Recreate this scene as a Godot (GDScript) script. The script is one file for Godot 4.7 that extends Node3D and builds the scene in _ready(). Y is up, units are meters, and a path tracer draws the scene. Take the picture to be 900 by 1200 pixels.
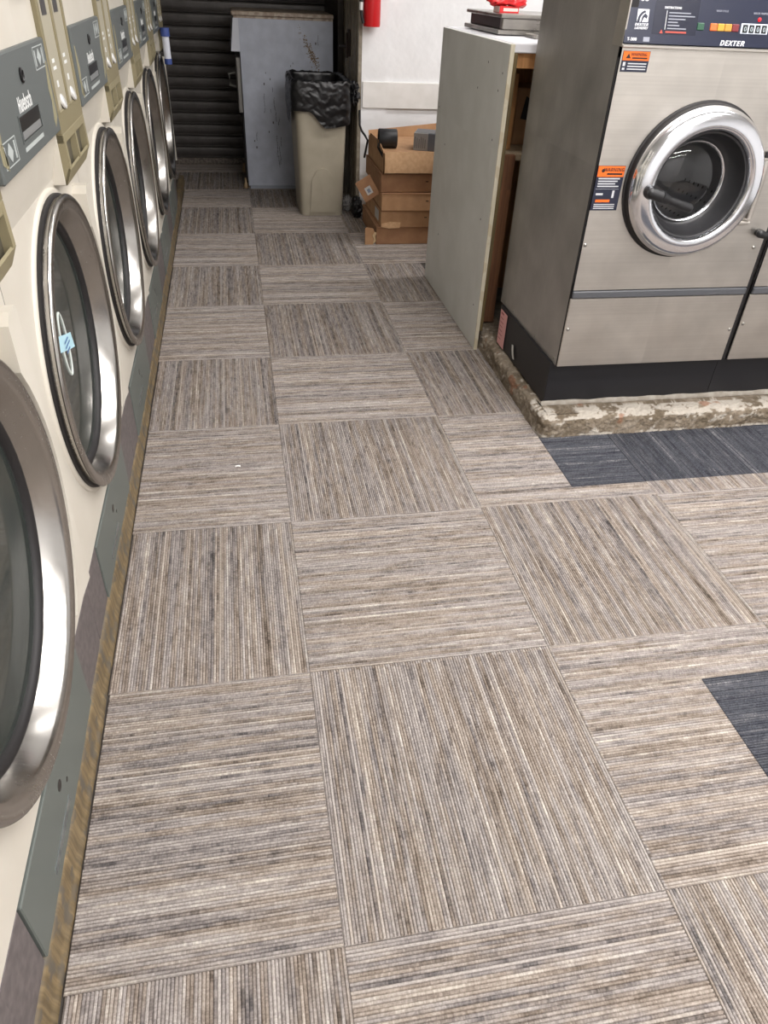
extends Node3D
# A laundromat aisle: stacked dryers on the left, coin washers on a concrete kerb on the right,
# carpet tiles between them, a roller shutter at the far end.

var st: SurfaceTool
var xf := Transform3D.IDENTITY
var rng := RandomNumberGenerator.new()
var noise := FastNoiseLite.new()
var mats := {}
var taken := {}

# ---------------------------------------------------------------- helpers
func c8(r: float, g: float, b: float) -> Color:
	return Color(r / 255.0, g / 255.0, b / 255.0)

func begin() -> void:
	st = SurfaceTool.new()
	st.begin(Mesh.PRIMITIVE_TRIANGLES)
	xf = Transform3D.IDENTITY

func numbered(called: String) -> String:
	var n: int = taken.get(called, 0)
	taken[called] = n + 1
	return called if n == 0 else "%s_%03d" % [called, n]

func mesh_node(called: String, mesh: Mesh, m: Material, parent: Node) -> MeshInstance3D:
	var o := MeshInstance3D.new()
	o.name = numbered(called) if parent == self else called
	o.mesh = mesh
	o.material_override = m
	o.cast_shadow = GeometryInstance3D.SHADOW_CASTING_SETTING_ON
	parent.add_child(o, true)
	return o

func done(called: String, m: Material, parent: Node = self) -> MeshInstance3D:
	st.index()
	return mesh_node(called, st.commit(), m, parent)

func thing(called: String, label: String, category: String, at := Vector3.ZERO, turn := 0.0, group := "") -> Node3D:
	var o := Node3D.new()
	o.name = numbered(called)
	add_child(o)
	o.position = at
	o.rotation.y = turn
	tag(o, label, category, group)
	return o

func tag(o: Node, label: String, category: String, group := "", kind := "") -> void:
	if label: o.set_meta("label", label)
	if category: o.set_meta("category", category)
	if group: o.set_meta("group", group)
	if kind: o.set_meta("kind", kind)

func structure(o: Node, label := "", category := "") -> void:
	tag(o, label, category, "", "structure")

func vtx(p: Vector3, n: Vector3, uv: Vector2, col = null) -> void:
	st.set_normal((xf.basis * n).normalized())
	st.set_uv(uv)
	if col != null: st.set_color(col)
	st.add_vertex(xf * p)

func planar(p: Vector3, n: Vector3) -> Vector2:
	var a := n.abs()
	if a.x >= a.y and a.x >= a.z: return Vector2(p.z, p.y)
	if a.y >= a.z: return Vector2(p.x, p.z)
	return Vector2(p.x, p.y)

func poly(pts: Array, out: Vector3, uvs: Array = []) -> void:
	# flat convex polygon facing out
	var n: Vector3 = (pts[1] - pts[0]).cross(pts[2] - pts[0]).normalized()
	if n.length() < 0.5: n = out.normalized()
	var flip := n.dot(out) < 0.0
	if flip: n = -n
	for i in range(1, pts.size() - 1):
		var order := [0, i + 1, i] if not flip else [0, i, i + 1]
		for k in order:
			vtx(pts[k], n, uvs[k] if uvs else planar(pts[k], n))

func box(a: Vector3, b: Vector3, bev := 0.0) -> void:
	var c := (a + b) * 0.5
	var h := (b - a).abs() * 0.5
	bev = minf(bev, minf(h.x, minf(h.y, h.z)) * 0.95)
	var P := func(s: Vector3, ax: int) -> Vector3:
		var q := Vector3(s.x * (h.x - bev), s.y * (h.y - bev), s.z * (h.z - bev))
		q[ax] = s[ax] * h[ax]
		return c + q
	for ax in 3:
		var u := (ax + 1) % 3
		var v := (ax + 2) % 3
		for sg in [-1.0, 1.0]:
			var pts := []
			for q in [[-1.0, -1.0], [1.0, -1.0], [1.0, 1.0], [-1.0, 1.0]]:
				var s := Vector3.ZERO
				s[ax] = sg; s[u] = q[0]; s[v] = q[1]
				pts.append(P.call(s, ax))
			var n := Vector3.ZERO
			n[ax] = sg
			poly(pts, n)
	if bev <= 0.0: return
	for ax in 3:   # edges running along ax
		var u := (ax + 1) % 3
		var v := (ax + 2) % 3
		for su in [-1.0, 1.0]:
			for sv in [-1.0, 1.0]:
				var s0 := Vector3.ZERO
				s0[ax] = -1.0; s0[u] = su; s0[v] = sv
				var s1 := s0
				s1[ax] = 1.0
				var n := Vector3.ZERO
				n[u] = su; n[v] = sv
				poly([P.call(s0, u), P.call(s1, u), P.call(s1, v), P.call(s0, v)], n)
	for sx in [-1.0, 1.0]:
		for sy in [-1.0, 1.0]:
			for sz in [-1.0, 1.0]:
				var s := Vector3(sx, sy, sz)
				poly([P.call(s, 0), P.call(s, 1), P.call(s, 2)], s)

func lathe(prof: Array, c: Vector3, ax: Vector3, seg := 48, wob := 0.0) -> void:
	# prof: Vector2(radius, along axis); normal lies to the right of the direction of travel
	ax = ax.normalized()
	var u := ax.cross(Vector3.UP if absf(ax.y) < 0.9 else Vector3.RIGHT).normalized()
	var v := ax.cross(u).normalized()
	var sn := []
	for i in prof.size() - 1:
		var t: Vector2 = prof[i + 1] - prof[i]
		sn.append(Vector2(t.y, -t.x).normalized())
	for i in prof.size() - 1:
		var n0: Vector2 = sn[i]
		var n1: Vector2 = sn[i]
		if i > 0 and sn[i - 1].dot(sn[i]) > 0.6: n0 = (sn[i - 1] + sn[i]).normalized()
		if i < sn.size() - 1 and sn[i + 1].dot(sn[i]) > 0.6: n1 = (sn[i + 1] + sn[i]).normalized()
		for k in seg:
			var q := []
			for e in [[k, 0], [k + 1, 0], [k + 1, 1], [k, 1]]:
				var th: float = TAU * e[0] / seg
				var d := u * cos(th) + v * sin(th)
				var pr: Vector2 = prof[i + e[1]]
				var nn: Vector2 = n0 if e[1] == 0 else n1
				q.append([c + ax * pr.y + d * pr.x, (ax * nn.y + d * nn.x), Vector2(float(e[0]) / seg, pr.y)])
			for k3 in [0, 2, 1, 0, 3, 2]:
				vtx(q[k3][0], q[k3][1], q[k3][2])

func tube(pts: Array, r: float, seg := 10, caps := true) -> void:
	var rings := []
	var ref := Vector3.UP
	for i in pts.size():
		var t: Vector3 = (pts[mini(i + 1, pts.size() - 1)] - pts[maxi(i - 1, 0)]).normalized()
		if absf(t.dot(ref)) > 0.95: ref = Vector3.RIGHT if absf(t.x) < 0.9 else Vector3.BACK
		var u := t.cross(ref).normalized()
		var v := u.cross(t).normalized()
		var ring := []
		for k in seg:
			var th := TAU * k / seg
			ring.append(u * cos(th) + v * sin(th))
		rings.append(ring)
	for i in pts.size() - 1:
		for k in seg:
			var k2 := (k + 1) % seg
			for e in [[i, k], [i + 1, k2], [i + 1, k], [i, k], [i, k2], [i + 1, k2]]:
				var d: Vector3 = rings[e[0]][e[1]]
				vtx(pts[e[0]] + d * r, d, Vector2(float(e[1]) / seg, e[0]))
	if caps:
		for e in [[0, 1], [pts.size() - 1, pts.size() - 2]]:
			var pg := []
			for k in seg: pg.append(pts[e[0]] + rings[e[0]][k] * r)
			poly(pg, pts[e[0]] - pts[e[1]])

func grid(fn: Callable, nu: int, nv: int, flip := false, colfn = null, wrap := false) -> void:
	var p := []
	for j in nv + 1:
		for i in nu + 1:
			p.append(fn.call(float(i) / nu, float(j) / nv))
	var nrm := []
	var W := nu + 1
	for j in nv + 1:
		for i in nu + 1:
			var i0 := maxi(i - 1, 0); var i1 := mini(i + 1, nu)
			if wrap and (i == 0 or i == nu): i0 = nu - 1; i1 = 1
			var du: Vector3 = p[j * W + i1] - p[j * W + i0]
			var dv: Vector3 = p[mini(j + 1, nv) * W + i] - p[maxi(j - 1, 0) * W + i]
			var n := du.cross(dv).normalized()
			nrm.append(-n if flip else n)
	for j in nv:
		for i in nu:
			var order := [[0, 0], [1, 1], [1, 0], [0, 0], [0, 1], [1, 1]]
			if flip: order = [[0, 0], [1, 0], [1, 1], [0, 0], [1, 1], [0, 1]]
			for e in order:
				var id: int = (j + e[1]) * W + i + e[0]
				var uv := Vector2(float(i + e[0]) / nu, float(j + e[1]) / nv)
				vtx(p[id], nrm[id], uv, colfn.call(p[id], uv) if colfn != null else null)

func extrude(pg: PackedVector2Array, z0: float, z1: float) -> void:
	# polygon in XY, faces at z0 and z1
	var tri := Geometry2D.triangulate_polygon(pg)
	for t in range(0, tri.size(), 3):
		for zz in [z0, z1]:
			var out := Vector3(0, 0, 1 if zz == maxf(z0, z1) else -1)
			poly([Vector3(pg[tri[t]].x, pg[tri[t]].y, zz), Vector3(pg[tri[t + 1]].x, pg[tri[t + 1]].y, zz), Vector3(pg[tri[t + 2]].x, pg[tri[t + 2]].y, zz)], out)
	var area := 0.0
	for i in pg.size():
		var a := pg[i]; var b := pg[(i + 1) % pg.size()]
		area += a.x * b.y - b.x * a.y
	for i in pg.size():
		var a := pg[i]; var b := pg[(i + 1) % pg.size()]
		var n := Vector3(b.y - a.y, a.x - b.x, 0) * signf(area)
		if n.length() < 1e-7: continue
		poly([Vector3(a.x, a.y, z0), Vector3(b.x, b.y, z0), Vector3(b.x, b.y, z1), Vector3(a.x, a.y, z1)], n)

func plate_hole(x0: float, x1: float, y0: float, y1: float, z: float, cx: float, cy: float, r: float) -> void:
	# flat plate facing +z with a round hole
	var ang := []
	for k in 64: ang.append(TAU * k / 64.0)
	for q in [Vector2(x0, y0), Vector2(x1, y0), Vector2(x1, y1), Vector2(x0, y1)]:
		ang.append(fposmod(atan2(q.y - cy, q.x - cx), TAU))
	ang.sort()
	var rim := []
	for a in ang:
		var d := Vector2(cos(a), sin(a))
		var t := 1e9
		if d.x > 1e-6: t = minf(t, (x1 - cx) / d.x)
		if d.x < -1e-6: t = minf(t, (x0 - cx) / d.x)
		if d.y > 1e-6: t = minf(t, (y1 - cy) / d.y)
		if d.y < -1e-6: t = minf(t, (y0 - cy) / d.y)
		rim.append([Vector3(cx + d.x * r, cy + d.y * r, z), Vector3(cx + d.x * t, cy + d.y * t, z), Vector3(cx + d.x * r, cy + d.y * r, z - 0.012), d])
	for k in rim.size():
		var a: Array = rim[k]; var b: Array = rim[(k + 1) % rim.size()]
		if (a[0] - b[0]).length() < 1e-6: continue
		poly([a[0], b[0], b[1], a[1]], Vector3(0, 0, 1))
		poly([a[0], b[0], b[2], a[2]], Vector3(-a[3].x, -a[3].y, 0))

func text_part(s: String, height: float, m: Material, parent: Node, at: Vector3, bold := false, rot := Vector3.ZERO, squeeze := 1.0, slant := 0.0) -> MeshInstance3D:
	var t := TextMesh.new()
	var f := SystemFont.new()
	f.font_names = PackedStringArray(["Droid Sans"])
	if bold: f.font_weight = 700
	t.font = f
	t.text = s
	t.font_size = 40
	t.pixel_size = height / 29.0
	t.depth = 0.0006
	t.curve_step = 1.5
	var o := mesh_node("lettering", t, m, parent)
	var b := Basis.from_euler(rot)
	b = b * Basis(Vector3(squeeze, 0, 0), Vector3(slant, 1, 0), Vector3(0, 0, 1))
	o.transform = Transform3D(b, at)
	return o

# ---------------------------------------------------------------- materials
func mat(key: String, col: Color, rough := 0.6, metal := 0.0) -> StandardMaterial3D:
	if mats.has(key): return mats[key]
	var m := StandardMaterial3D.new()
	m.resource_name = key
	m.albedo_color = col
	m.roughness = rough
	m.metallic = metal
	mats[key] = m
	return m

func tex(im: Image) -> ImageTexture:
	return ImageTexture.create_from_image(im)

func noise_img(w: int, h: int, fn: Callable) -> Image:
	var d := PackedByteArray()
	d.resize(w * h * 3)
	var k := 0
	for y in h:
		for x in w:
			var c: Color = fn.call(x, y)
			d[k] = clampi(int(c.r * 255.0), 0, 255)
			d[k + 1] = clampi(int(c.g * 255.0), 0, 255)
			d[k + 2] = clampi(int(c.b * 255.0), 0, 255)
			k += 3
	return Image.create_from_data(w, h, false, Image.FORMAT_RGB8, d)

func fbm(seed_: int, freq: float, oct := 3) -> FastNoiseLite:
	var n := FastNoiseLite.new()
	n.seed = seed_
	n.noise_type = FastNoiseLite.TYPE_SIMPLEX_SMOOTH
	n.frequency = freq
	n.fractal_octaves = oct
	return n

func steel(key: String, col: Color, rough: float, seed_: int, vertical: bool, smudge: float, scale := 2.0) -> StandardMaterial3D:
	var m := mat(key, col, 1.0, 1.0)
	var n := fbm(seed_, 0.012, 4)
	var r := RandomNumberGenerator.new()
	r.seed = seed_
	var streak := PackedFloat32Array()
	for i in 256: streak.append(r.randf_range(-0.025, 0.025))
	var fn := func(x, y):
		var s: float = streak[x] if vertical else streak[y]
		var v: float = rough + s + n.get_noise_2d(x, y) * smudge + r.randf_range(-0.02, 0.02)
		return Color(v, v, v)
	m.roughness_texture = tex(noise_img(256, 256, fn))
	var fa := func(x, y):
		var v: float = 0.93 + n.get_noise_2d(x + 900, y) * smudge * 1.2 + (streak[x] if vertical else streak[y]) * 0.6
		return Color(v, v, v)
	m.albedo_texture = tex(noise_img(256, 256, fa))
	m.uv1_triplanar = true
	m.uv1_scale = Vector3(scale, scale, scale)
	return m

func wood(key: String, dark: Color, light: Color, seed_: int, rough := 0.75, scale := 2.0, stain := 0.0, stain_col := Color.BLACK) -> StandardMaterial3D:
	var m := mat(key, Color.WHITE, rough)
	var n := fbm(seed_, 0.02, 4)
	var fn := func(x, y):
		var g: float = n.get_noise_2d(x * 5.0, y * 0.25) * 0.7 + n.get_noise_2d(x * 16.0 + 300, y * 0.8) * 0.5
		var c: Color = dark.lerp(light, clampf(0.5 + g, 0.0, 1.0))
		if stain > 0.0:
			var q: float = n.get_noise_2d(x * 1.2 + 77, y * 1.2 + 31)
			c = c.lerp(stain_col, clampf((q - 0.08) * 5.0, 0.0, 1.0) * stain)
		return c
	m.albedo_texture = tex(noise_img(192, 192, fn))
	m.uv1_triplanar = true
	m.uv1_scale = Vector3(scale, scale, scale)
	return m

func mottled(key: String, a: Color, b: Color, seed_: int, rough := 0.7, scale := 1.5, freq := 0.02, hard := 1.5, bump := 0.0) -> StandardMaterial3D:
	var m := mat(key, Color.WHITE, rough)
	var n := fbm(seed_, freq, 5)
	var fn := func(x, y):
		return a.lerp(b, clampf(0.5 + n.get_noise_2d(x, y) * hard, 0.0, 1.0))
	m.albedo_texture = tex(noise_img(256, 256, fn))
	if bump > 0.0:
		var hn := fbm(seed_ + 5, freq * 3.0, 4)
		var fh := func(x, y):
			var v: float = 0.5 + hn.get_noise_2d(x, y) * 0.5
			return Color(v, v, v)
		m.heightmap_enabled = true
		m.heightmap_texture = tex(noise_img(256, 256, fh))
		m.heightmap_scale = bump
	m.uv1_triplanar = true
	m.uv1_scale = Vector3(scale, scale, scale)
	return m

func carpet_mat(key: String, seed_: int, dark: bool, ribs_tex: Texture2D) -> StandardMaterial3D:
	var m := mat(key, Color.WHITE, 1.0)
	var r := RandomNumberGenerator.new()
	r.seed = seed_
	# yarn tones from dark to light, in a greyer and a browner dye lot
	var grey: Array = [c8(80, 77, 77), c8(118, 112, 110), c8(146, 139, 135), c8(164, 157, 152), c8(194, 188, 179)]
	var brown: Array = [c8(84, 76, 69), c8(122, 111, 101), c8(145, 134, 124), c8(164, 154, 144), c8(196, 188, 177)]
	if dark:
		grey = [c8(54, 56, 63), c8(66, 68, 75), c8(76, 78, 84), c8(88, 89, 94), c8(130, 129, 131)]
		brown = [c8(52, 54, 60), c8(64, 65, 72), c8(74, 75, 81), c8(86, 87, 91), c8(124, 123, 124)]
	var ribs := 96
	var H := 320
	var W := ribs * 4
	var d := PackedByteArray()
	d.resize(W * H * 3)
	var na := fbm(seed_, 1.0, 2)
	var nb := fbm(seed_ + 1, 1.0, 2)
	for q in ribs:
		var own := r.randf_range(-0.13, 0.13)
		var dark_to := 0
		var deep := 0.0
		var accent := r.randf() < 0.055
		var off := r.randf() * 500.0
		var ply := [r.randf_range(-0.075, 0.03), r.randf_range(-0.03, 0.04), r.randf_range(-0.03, 0.04), r.randf_range(-0.075, 0.03)]
		var ln := r.randf_range(0.006, 0.024)
		for y in H:
			var band := na.get_noise_2d(q * 0.16, y * 0.0012) * 0.22
			var t := 0.555 + own + band + nb.get_noise_2d(off, y * ln) * 0.26 + r.randf_range(-0.11, 0.11)
			# short dark flecks of yarn along the rib
			if y >= dark_to and r.randf() < 0.06:
				dark_to = y + r.randi_range(2, 24)
				deep = r.randf_range(0.03, 0.19)
			if y < dark_to: t -= deep
			if accent: t = maxf(t, 0.60) + 0.15
			var hue := clampf(0.42 + na.get_noise_2d(q * 0.21 + 400.0, y * 0.002) * 1.5 + nb.get_noise_2d(off + 90.0, y * ln) * 0.8, 0.0, 1.0)
			t = clampf(t, 0.0, 0.999) * 4.0
			var i := int(t)
			var col: Color = grey[i].lerp(grey[i + 1], t - i).lerp(brown[i].lerp(brown[i + 1], t - i), hue)
			for px in 4:
				var j: float = r.randf_range(-0.05, 0.05) + ply[px]
				var k: int = (y * W + q * 4 + px) * 3
				d[k] = clampi(int((col.r + j) * 255.0), 0, 255)
				d[k + 1] = clampi(int((col.g + j) * 255.0), 0, 255)
				d[k + 2] = clampi(int((col.b + j) * 255.0), 0, 255)
	m.albedo_texture = tex(Image.create_from_data(W, H, false, Image.FORMAT_RGB8, d))
	m.heightmap_enabled = true
	m.heightmap_texture = ribs_tex
	m.heightmap_scale = 0.12
	m.metallic_specular = 0.2
	return m

# ---------------------------------------------------------------- scene
const FACE_X := -0.48
const SLOPE := 0.0051
const PITCH := 0.84
# x, z, energy per ceiling light; the last is added to brighten the wall
const LAMPS := [[1.6, 2.7, 5.2], [1.6, 1.6, 5.2], [1.6, 0.5, 5.2], [1.6, -0.6, 5.2], [1.6, -1.7, 4.2], [2.3, -3.5, 4.5]]

func _ready() -> void:
	rng.seed = 7
	noise = fbm(3, 1.0, 4)
	# camera
	var cam := Camera3D.new()
	cam.name = "camera"
	add_child(cam)
	cam.fov = 71.2255
	cam.near = 0.02
	cam.position = Vector3(-0.08397, 1.35650, 0.53810)
	cam.rotation = Vector3(-0.640389, -0.209905, 0.0516127)
	cam.current = true
	# environment: a closed room, so the sky outside gives nothing
	var we := WorldEnvironment.new()
	we.name = "environment"
	var e := Environment.new()
	e.background_mode = Environment.BG_COLOR
	e.background_color = Color(0.02, 0.02, 0.02)
	e.tonemap_mode = Environment.TONE_MAPPER_LINEAR
	e.tonemap_exposure = 0.93
	e.sdfgi_enabled = true
	e.ssao_enabled = true
	e.ssil_enabled = true
	we.environment = e
	add_child(we)
	# the ceiling's fluorescent fittings
	for k in LAMPS.size(): ceiling_light(k, LAMPS[k][0], LAMPS[k][1], LAMPS[k][2])
	room()
	carpet()
	kerb()
	skirting()
	dryers()
	washers()
	shutter_bay()
	old_machine()
	trash_bin()
	cartons()
	counter()
	wall_things()
	small_things()

func ceiling_light(k: int, x: float, z: float, power: float) -> void:
	var places := ["nearest the front wall", "second from the front wall", "above the middle of the room", "over the front of the washers", "over the washers", "added over the counter to brighten the wall"]
	var o := thing("ceiling_light", "long white fluorescent ceiling light " + places[k], "light", Vector3(x, 2.7, z), PI / 2, "ceiling fluorescent lights")
	begin(); box(Vector3(-0.09, -0.05, -1.2), Vector3(0.09, 0.0, 1.2), 0.01)
	done("housing", mat("lamp_housing", c8(235, 235, 232), 0.5), o)
	var glow := mat("lamp_tube_glow", c8(250, 250, 245), 0.6)
	glow.emission_enabled = true
	glow.emission = Color(1.0, 0.985, 0.98)
	glow.emission_energy_multiplier = 3.0
	for s in [-0.045, 0.045]:
		begin(); tube([Vector3(s, -0.07, -1.18), Vector3(s, -0.07, 1.18)], 0.016, 12)
		done("fluorescent_tube", glow, o)
	var l := AreaLight3D.new()
	l.name = "lamp_glow"
	l.area_size = Vector2(0.14, 2.36)
	l.light_color = Color(1.0, 0.985, 0.98)
	l.light_energy = power
	l.area_range = 20.0
	l.area_attenuation = 2.0
	l.shadow_enabled = true
	o.add_child(l)
	l.position = Vector3(0, -0.095, 0)
	l.rotation = Vector3(-PI / 2, 0, 0)

func slab(called: String, a: Vector3, b: Vector3, m: Material, parent: Node = self) -> MeshInstance3D:
	begin(); box(a, b)
	var o := done(called, m, parent)
	if parent == self: structure(o)
	return o

func room() -> void:
	var white := mottled("white_paint", c8(238, 239, 240), c8(242, 243, 244), 11, 0.55, 0.8, 0.02, 1.2, 0.25)
	var ceil := mottled("ceiling_paint", c8(226, 225, 221), c8(236, 235, 232), 12, 0.9, 0.5)
	var sub := mottled("subfloor", c8(70, 66, 62), c8(86, 82, 78), 13, 0.95)
	slab("floor", Vector3(-1.5, -0.15, -6.75), Vector3(4.6, -0.0005, 3.6), sub)
	slab("ceiling", Vector3(-1.5, 2.7, -6.75), Vector3(4.6, 2.82, 3.6), ceil)
	slab("wall_left", Vector3(-1.5, 0, -6.75), Vector3(-1.35, 2.7, 3.6), white)
	slab("wall_right", Vector3(4.45, 0, -6.75), Vector3(4.6, 2.7, 3.6), white)
	slab("wall_front", Vector3(-1.35, 0, 3.45), Vector3(4.45, 2.7, 3.6), white)
	slab("wall_back", Vector3(0.9, 0, -4.9), Vector3(4.45, 2.7, -4.75), white)
	slab("wall_header_unseen", Vector3(-1.35, 2.15, -4.9), Vector3(0.9, 2.7, -4.75), white)  # unseen header, added over the bay to dim the shutter
	slab("wall_shutter", Vector3(-1.35, 0, -6.75), Vector3(0.9, 2.7, -6.6), white)

func carpet() -> void:
	var ribs := 96
	var hn := fbm(21, 0.09, 2)
	var fr := func(x, y):
		var s: float = absf(sin(PI * (x + 0.5) / 8.0))
		var v: float = 0.5 + 0.32 * sin(y * 1.25 + int(x / 8.0) * 2.1) + 0.25 * hn.get_noise_2d(x, y) + 0.1 * s
		return Color(v, v, v)
	var ribs_tex := tex(noise_img(ribs * 8, 256, fr))
	var light := []
	for k in 6: light.append(carpet_mat("carpet_light_%d" % k, 100 + k * 13, false, ribs_tex))
	var dark := []
	for k in 3: dark.append(carpet_mat("carpet_dark_%d" % k, 500 + k * 17, true, ribs_tex))
	var floor_node := get_node("floor")
	var xs := [-0.463, 0.0, 0.609, 1.225, 1.835, 2.445, 3.05, 3.66]
	var zs := [3.05, 2.44, 1.83, 1.22, 0.61, 0.0, -0.62, -1.221, -1.822, -2.413, -3.043, -3.658, -4.30, -4.942, -5.473, -6.07, -6.42]
	for j in zs.size() - 1:
		for i in xs.size() - 1:
			var row := j - 5        # 0 is the row from z 0 to z -0.62
			var along_x := (row + i) % 2 == 0
			var x0: float = xs[i]; var x1: float = xs[i + 1]
			var z1: float = zs[j]; var z0: float = zs[j + 1]
			if i == 0: x0 = -0.461 + SLOPE * (z0 + z1) * 0.5
			if row >= 9 and i == 0: x0 = -1.3
			if z0 < -4.95 and x0 > 0.7: continue
			if x0 > 1.0 and z1 < -1.7: if z1 > -3.3: continue
			var v: int = absi(i * 3 + j * 5 + (i * j) % 4) % 6
			var pieces := [[x0, x1, z0, z1, false]]
			if i == 2 and row == 0:
				pieces = [[x0, x1, z0, -0.462, false], [x0, 0.951, -0.462, z1, false], [0.951, x1, -0.462, z1, true]]
			elif i > 2 and row == 0:
				pieces = [[x0, x1, z0, -0.462, false], [x0, x1, -0.462, z1, true]]
			elif i >= 2 and row == -1:
				pieces = [[maxf(x0, 0.951), x1, z0, z1, true]]
				if i == 2: pieces.append([x0, 0.951, z0, z1, false])
			elif i == 2 and row == 2:
				pieces = [[x0, x1, -1.299, z1, false], [x0, 0.953, z0, -1.299, false], [0.953, x1, -1.62, -1.299, true]]
			elif i > 2 and row == 2:
				pieces = [[x0, x1, -1.299, z1, false], [x0, x1, -1.62, -1.299, true]]
			elif i == 2 and row > 2 and row < 6:
				pieces = [[x0, 0.955, z0, z1, false]]
			for p in pieces:
				var m: Material = dark[v % 3] if p[4] else light[v]
				carpet_tile(p[0], p[1], p[2], p[3], xs[i + 1] - 0.61, zs[j], along_x, m, floor_node, v)

func carpet_tile(x0: float, x1: float, z0: float, z1: float, ox: float, oz: float, along_x: bool, m: Material, parent: Node, v: int) -> void:
	var g := 0.0003
	var h := 0.0055 + rng.randf() * 0.0006
	x0 += g; x1 -= g; z0 += g; z1 -= g
	var b := 0.0012
	var top := [Vector3(x0 + b, h, z0 + b), Vector3(x1 - b, h, z0 + b), Vector3(x1 - b, h, z1 - b), Vector3(x0 + b, h, z1 - b)]
	var mid := [Vector3(x0, h - b, z0), Vector3(x1, h - b, z0), Vector3(x1, h - b, z1), Vector3(x0, h - b, z1)]
	var bot := [Vector3(x0, 0, z0), Vector3(x1, 0, z0), Vector3(x1, 0, z1), Vector3(x0, 0, z1)]
	var UV := func(p: Vector3) -> Vector2:
		var a := (p.x - ox) / 0.61
		var c := (oz - p.z) / 0.61
		if v % 2 == 1: a = -a
		return Vector2(c, a) if along_x else Vector2(a, c)
	begin()
	if z0 > 1.3 or x1 > 2.6:
		poly(top, Vector3.UP, top.map(UV))
	else:
		# raised ribs of loop pile, 96 to a full tile
		var w := 0.61 / 96.0
		var cut := [[0.0, 0.0022], [0.12, 0.0009], [0.32, 0.0001], [0.68, 0.0001], [0.88, 0.0009]]
		var lo: float = top[0].z if along_x else top[0].x
		var hi: float = top[2].z if along_x else top[2].x
		var ref: float = oz if along_x else ox
		var at := []
		var i0 := int(floor((lo - ref) / w)) - 1
		var i1 := int(ceil((hi - ref) / w)) + 1
		for i in range(i0, i1):
			for c in cut:
				var q: float = ref + (i + c[0]) * w
				if q > lo and q < hi: at.append([q, c[1]])
		at.push_front([lo, 0.0012]); at.push_back([hi, 0.0012])
		for i in at.size() - 1:
			var a: Array = at[i]; var c: Array = at[i + 1]
			var q: Array
			if along_x: q = [Vector3(top[0].x, h - a[1], a[0]), Vector3(top[1].x, h - a[1], a[0]), Vector3(top[1].x, h - c[1], c[0]), Vector3(top[0].x, h - c[1], c[0])]
			else: q = [Vector3(a[0], h - a[1], top[0].z), Vector3(c[0], h - c[1], top[0].z), Vector3(c[0], h - c[1], top[2].z), Vector3(a[0], h - a[1], top[2].z)]
			poly(q, Vector3.UP, q.map(UV))
	for k in 4:
		var k2 := (k + 1) % 4
		var out: Vector3 = [Vector3(0, 0, -1), Vector3(1, 0, 0), Vector3(0, 0, 1), Vector3(-1, 0, 0)][k]
		var q := [top[k], top[k2], mid[k2], mid[k]]
		poly(q, out + Vector3.UP, q.map(UV))
		q = [mid[k], mid[k2], bot[k2], bot[k]]
		poly(q, out, q.map(UV))
	done("carpet_tile", m, parent)

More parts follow.
